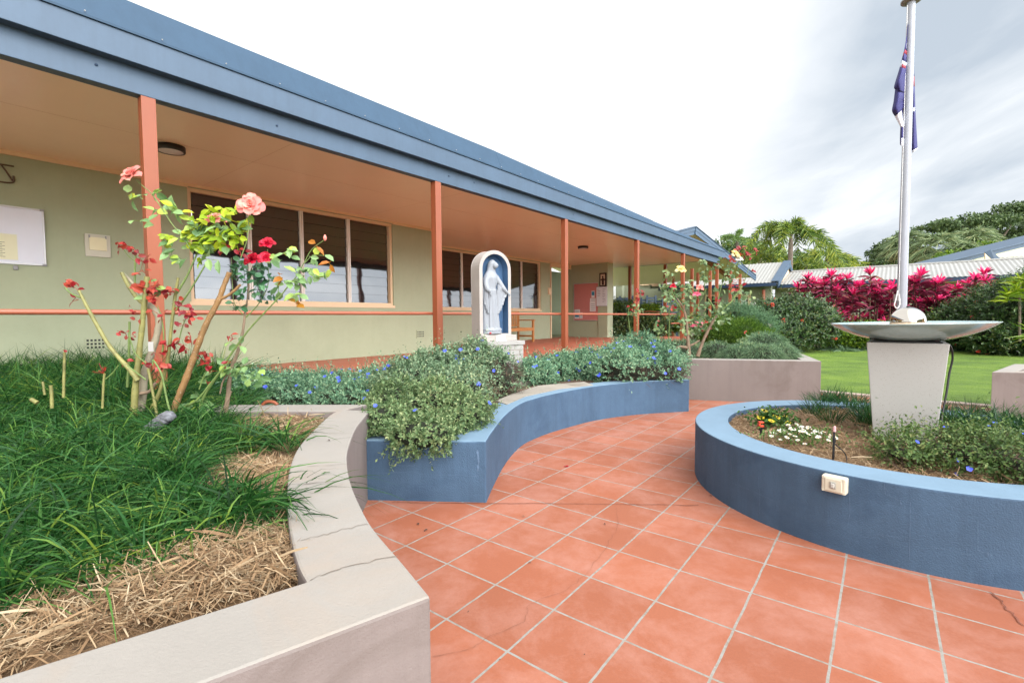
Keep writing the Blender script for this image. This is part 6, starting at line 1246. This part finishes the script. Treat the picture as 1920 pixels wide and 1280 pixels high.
# ================================================================== PALMS AND TREES
def frond(bst, bl, c, az, el, L_, droop, n=34, leafL=.7, w=.05, plume=True, rach=.03):
    u = np.linspace(0, 1, 12); d = np.array([math.cos(az)*math.cos(el), math.sin(az)*math.cos(el), math.sin(el)]); P = c+L_*(u[:, None]*d+(u**2)[:, None]*np.array([0, 0, -droop])); P = P + (u**2)[:, None]*np.array([math.cos(az), math.sin(az), 0])*L_*.15 - (u**4)[:, None]*np.array([0, 0, L_*.25])
    bst.tube(P, np.linspace(rach, .006, 12), 5); T = unit(np.gradient(P, axis=0)); m_ = int(n*(2.6 if plume else 2))
    uu = rng.uniform(.14, 1, m_); Q = np.stack([np.interp(uu, u, P[:, k]) for k in range(3)], 1); TT_ = unit(np.stack([np.interp(uu, u, T[:, k]) for k in range(3)], 1))
    r_ = rand_unit(m_); s_ = unit(r_-TT_*np.sum(r_*TT_, 1, keepdims=True)) if plume else unit(np.cross(TT_, [0, 0, 1.]))*np.where(rng.random(m_) < .5, -1, 1)[:, None]+np.array([0, 0, .2])
    bl.strips(Q, unit(s_*1.0+TT_*.75), leafL*np.sin(np.clip(uu, .12, .97)*math.pi)**.5*rng.uniform(.7, 1.1, m_), w, rng.uniform(.15, .5, m_), 2, prof=np.array([.6, 1, .15]))
def palm(label, x, y, Y, R, nf=12, mat=m_palm, group='foxtail palms behind the roofs', n=40, droop=.6, leafL=.6, trunk=.14, plume=True, w=.06, elr=(.0, 1.2)):
    c = atY(x, y, Y); t = thing('palm_tree', (c[0], c[1], 0), label, 'palm tree', group)
    MB().tube([(c[0]+.1, c[1], 0), (c[0], c[1], c[2]*.5), (c[0], c[1], c[2]-.6), (c[0], c[1], c[2])], [trunk*1.3, trunk, trunk*.9, trunk*.5], 10).build('trunk', m_bark, t)
    bs = MB(); bl = MB()
    for k in range(nf): frond(bs, bl, c, k*2.4+random.uniform(-.3, .3), elr[0]+(elr[1]-elr[0])*((k*.618) % 1), R*random.uniform(.85, 1.1), droop*random.uniform(.7, 1.2), n, leafL, w, plume)
    bs.build('frond_stems', m_twig if False else CY['g'], t); bl.build('crown', mat, t); return t
palm('tallest foxtail palm with drooping feathery fronds above the pale roof', 1483, 440, 28, 3.5, 13, n=80, droop=1.1, leafL=.52, w=.05, elr=(.35, 1.5))
palm('yellowing foxtail palm crown just right of the tallest palm', 1552, 484, 31, 2.6, 11, n=60, droop=1.1, leafL=.5, w=.05, elr=(.3, 1.4))
palm('low golden foxtail palm at the right end of the palm group', 1592, 505, 31, 1.4, 9, n=46, droop=.8, leafL=.4, w=.04)
palm('low bushy foxtail palm in front of the tallest trunk', 1512, 500, 28.5, 1.9, 9, n=60, droop=1.1, leafL=.42, w=.04, elr=(.3, 1.3))
palm('foxtail palm left of the tallest palm, partly behind the porch', 1425, 468, 33, 2.0, 10, n=50, mat=m_palmd, droop=.8, leafL=.42, w=.04)
palm('smaller slender palm with upright fronds at the left of the group', 1382, 448, 33, 1.3, 13, n=40, mat=m_palmd, droop=.35, leafL=.34, w=.035, elr=(-.2, 1.4))
palm('bushy palm low between the slender palm and the roof', 1445, 480, 30, 1.8, 9, n=52, droop=.8, leafL=.42, w=.04)
palm('low palm behind the barge board of the porch', 1355, 468, 35, 1.6, 9, n=40, droop=.8, leafL=.4, w=.04)
def fanpalm(label, x, y, Y, R, n=46):
    c = atY(x, y, Y); t = thing('fan_palm', (c[0], c[1], 0), label, 'palm tree', 'fan palms behind the long roof')
    MB().tube([(c[0], c[1], 0), (c[0], c[1], c[2])], [.3, .25], 10).build('trunk', m_bark, t); bl = MB(); bd_ = MB()
    for k in range(n):
        el = 1.3-2.3*(k/n); az = k*2.4; d = np.array([math.cos(az)*math.cos(el), math.sin(az)*math.cos(el), math.sin(el)]); q = c+d*R*.55; m_ = 20
        D = np.tile(d, (m_, 1)); u_ = unit(np.cross(d, [0, 0, 1.])); v_ = np.cross(d, u_); a_ = np.linspace(-1.4, 1.4, m_); D = np.cos(a_)[:, None]*d+np.sin(a_)[:, None]*u_+rng.normal(size=(m_, 1))*.1*v_
        (bl if el > -.5 else bd_).strips(np.tile(q, (m_, 1)), D, R*.55, .09, rng.uniform(.4, .9, m_), 3)
    bl.build('crown', m_fan, t); bd_.build('dead_skirt', ML('dry_fan', [(0, (150, 140, 90)), (1, (190, 180, 120))], .7, .1), t)
fanpalm('large fan palm with shaggy pale skirt behind the long roof', 1757, 468, 38, 1.9)
fanpalm('second fan palm right of the shaggy one, under the spreading tree', 1825, 455, 40, 1.8)
fanpalm('narrow fan palm just right of the flagpole', 1702, 462, 40, 1.8, 36)
fanpalm('small pale fan palm low over the long roof', 1812, 470, 36, .9, 30)
def tree(label, cx, base, crowns, Y, n, L, mat, cat='tree', name='broadleaf_tree', group='trees behind the long roof', trunk=.4):
    c = atY(cx, base, Y); t = thing(name, (c[0], c[1], 0), label, cat, group); bt = MB(); P = []; Nn = []
    top = np.array([c[0], c[1], max(3, c[2])]); bt.tube([(c[0], c[1], 0), top], [trunk, trunk*.7], 10)
    for x, y, rx, rz in crowns:
        q = atY(x, y, Y+random.uniform(-3, 3)); bt.tube(spline([top, (top+q)/2+[0, 0, -.5], q], 4), np.linspace(trunk*.4, .05, 9), 6)
        m_ = int(n*rx*rz/sum(a[2]*a[3] for a in crowns)); k_ = 7; sub = q+rand_unit(k_)*np.array([rx, rx, rz])*.62
        for s_ in sub:
            d = rand_unit(m_//k_); P.append(s_+d*np.array([rx, rx, rz])*.42*rng.uniform(.5, 1.05, (m_//k_, 1))); Nn.append(d)
    P = np.vstack(P); bt.build('trunk', m_bark, t); MB().leaves(P, rand_unit(len(P)), rand_unit(len(P))+np.array([0, 0, .8]), L*rng.uniform(.6, 1.2, len(P)), L*.6).build('crown', mat, t); return t
tree('wide flat-topped spreading tree at the upper right above the roofs', 1860, 460, [(1905, 405, 3.2, 1.1), (1870, 400, 3, 1.0), (1840, 418, 3, .9), (1800, 420, 2.6, .8), (1770, 430, 2.6, .8), (1745, 440, 2.2, .8), (1915, 432, 3, 1.0), (1880, 440, 3, .8), (1950, 415, 3, 1.2), (1930, 455, 3, 1.1), (1890, 462, 2.5, .9), (1825, 440, 2, .7)], 48, 15000, .34, m_tree)
tree('dark rounded tree left of the flagpole beyond the roof', 1665, 480, [(1655, 475, 1.6, 1.0), (1675, 470, 1.6, 1.0), (1690, 458, 1.5, 1.1), (1660, 490, 1.8, .9), (1645, 490, 1.0, .8)], 44, 6000, .26, m_tree)
tree('brighter green bushy tree low over the roof around the flagpole', 1700, 490, [(1690, 492, 1.6, 1.0), (1715, 492, 1.6, .9), (1740, 492, 1.5, .8), (1672, 495, 1.4, .8)], 41, 5000, .22, m_hedge)
tree('pale green bush crowns between fan palms and blue gable', 1790, 490, [(1795, 482, 1.5, .7), (1840, 470, 1.6, .7), (1865, 468, 1.4, .6), (1770, 490, 1.4, .7)], 37, 3600, .2, m_hedgel)
tree('dark mass of trees behind the palms over the porch', 1400, 480, [(1380, 470, 2.2, 1.2), (1420, 475, 2.2, 1.2), (1450, 488, 2.2, 1.1), (1350, 482, 2, .9), (1500, 496, 2.4, 1.1), (1550, 502, 2.4, 1.0)], 37, 7000, .26, m_hedge)

# ---- litter on the paving and coping
b = MB()
for x, y, L_, z in ((785, 983, .03, .006), (802, 991, .03, .006), (978, 967, .02, .006), (880, 1144, .012, .006), (1133, 980, .02, .006), (997, 1053, .02, .006), (940, 1235, .01, .006), (1095, 1227, .01, .006), (1000, 865, .02, .006), (1335, 930, .03, .006), (614, 824, .025, .556), (1408, 845, .01, .396)):
    p = at(x, y, z); b.leaves(np.array([p]), np.array([[random.uniform(-1, 1), random.uniform(-1, 1), .05]]), np.array([[0, 0, 1.]]), L_, L_*.4, True)
tag(b.build('leaf_litter', m_twig), 'few dry leaf scraps and twigs on the tiles', 'leaf litter', kind='stuff')
p = at(1060, 873, .004); tag(MB().leaves(np.tile(p, (4, 1)), rand_unit(4)*[1, 1, .2], rand_unit(4)+[0, 0, 2], .03, .02).build('fallen_petal', m_red), 'fallen red petal on the tiled path', 'petal')

# ================================================================== LIGHT, SKY, CAMERA
SUN_EL, SUN_AZ = math.radians(40), math.radians(134)    # azimuth from +Y towards +X
sc_ = bpy.context.scene
w = bpy.data.worlds.new('World'); sc_.world = w; w.use_nodes = True; nt = w.node_tree; nt.nodes.clear()
out = nt.nodes.new('ShaderNodeOutputWorld'); bgn = nt.nodes.new('ShaderNodeBackground'); nt.links.new(bgn.outputs[0], out.inputs[0])
sky = nt.nodes.new('ShaderNodeTexSky'); sky.sky_type = 'NISHITA'; sky.sun_disc = False; sky.sun_elevation = SUN_EL; sky.sun_rotation = SUN_AZ; sky.air_density = 1.2; sky.dust_density = 2
tc = nt.nodes.new('ShaderNodeTexCoord'); mp = nt.nodes.new('ShaderNodeMapping'); mp.inputs['Scale'].default_value = (1, 1, 2.6); mp.inputs['Rotation'].default_value = (.0, -.25, .5); nt.links.new(tc.outputs['Generated'], mp.inputs[0])
sz = nt.nodes.new('ShaderNodeSeparateXYZ'); nt.links.new(tc.outputs['Generated'], sz.inputs[0]); dz = mth(nt, 'ADD', mth(nt, 'MAXIMUM', sz.outputs[2], 0.0), .22)
cv = nt.nodes.new('ShaderNodeCombineXYZ'); nt.links.new(mth(nt, 'DIVIDE', sz.outputs[0], dz), cv.inputs[0]); nt.links.new(mth(nt, 'DIVIDE', sz.outputs[1], dz), cv.inputs[1])
mp2 = nt.nodes.new('ShaderNodeMapping'); mp2.inputs['Rotation'].default_value = (0, 0, .5); mp2.inputs['Scale'].default_value = (1.0, .55, 1); mp2.inputs['Location'].default_value = (3.1, 1.7, 0); nt.links.new(cv.outputs[0], mp2.inputs[0])
n1 = noise(nt, mp2.outputs[0], 1.5, 8, .55, .4); cl_ = ramp(nt, n1, [(.36, 0.), (.56, 1.)])
sx = nt.nodes.new('ShaderNodeSeparateXYZ'); nt.links.new(tc.outputs['Generated'], sx.inputs[0])
right = mth(nt, 'MULTIPLY', mth(nt, 'SUBTRACT', sx.outputs[0], .28), 4.0, clamp=True)          # the bank of grey cloud lies to the east
grey = mix(nt, ramp(nt, n1, [(.36, 0.), (.64, 1.)]), (4.3, 4.9, 5.6), (7.4, 7.7, 8.0)); white = (10.2, 10.2, 10.3)
cloud = mix(nt, right, white, grey)
dt = nt.nodes.new('ShaderNodeVectorMath'); dt.operation = 'DOT_PRODUCT'; nt.links.new(tc.outputs['Generated'], dt.inputs[0]); dt.inputs[1].default_value = (math.sin(SUN_AZ)*math.cos(SUN_EL*.5), math.cos(SUN_AZ)*math.cos(SUN_EL*.5), math.sin(SUN_EL*.5))
glow = mth(nt, 'MULTIPLY', mth(nt, 'POWER', mth(nt, 'MAXIMUM', mth(nt, 'SUBTRACT', dt.outputs['Value'], .25), 0.0), 1.3), 10.0)      # added off-frame brightening of the sky, aimed low to light the verandah
gm = nt.nodes.new('ShaderNodeVectorMath'); gm.operation = 'SCALE'; nt.links.new(cloud, gm.inputs[0]); nt.links.new(mth(nt, 'ADD', glow, 1.0), gm.inputs['Scale']); cloud = gm.outputs[0]
skyc = mix(nt, mth(nt, 'MAXIMUM', cl_, .97), sky.outputs[0], cloud); nt.links.new(skyc, bgn.inputs[0]); bgn.inputs[1].default_value = .10
sd_ = bpy.data.lights.new('sun', 'SUN'); sd_.energy = .9; sd_.angle = math.radians(20); sd_.color = (1, .97, .92)
so3 = bpy.data.objects.new('sun', sd_); C.objects.link(so3)
dv = np.array([math.sin(SUN_AZ)*math.cos(SUN_EL), math.cos(SUN_AZ)*math.cos(SUN_EL), math.sin(SUN_EL)])
from mathutils import Vector, Matrix
so3.rotation_euler = Vector(dv).to_track_quat('Z', 'Y').to_euler(); so3.location = (5, 5, 12)
cd = bpy.data.cameras.new('camera'); co = bpy.data.objects.new('camera', cd); C.objects.link(co)
cd.sensor_fit = 'HORIZONTAL'; cd.sensor_width = 36; cd.lens = F/1920*36; cd.clip_end = 600; cd.clip_start = .05
R = Matrix((tuple(CM[0]), tuple(-CM[1]), tuple(-CM[2]))).transposed().to_4x4(); R.translation = Vector((0, 0, CZ)); co.matrix_world = R
sc_.camera = co
sc_.view_settings.view_transform = 'Standard'; sc_.view_settings.look = 'None'; sc_.view_settings.gamma = 1; sc_.view_settings.exposure = .48
sc_.cycles.max_bounces = 8
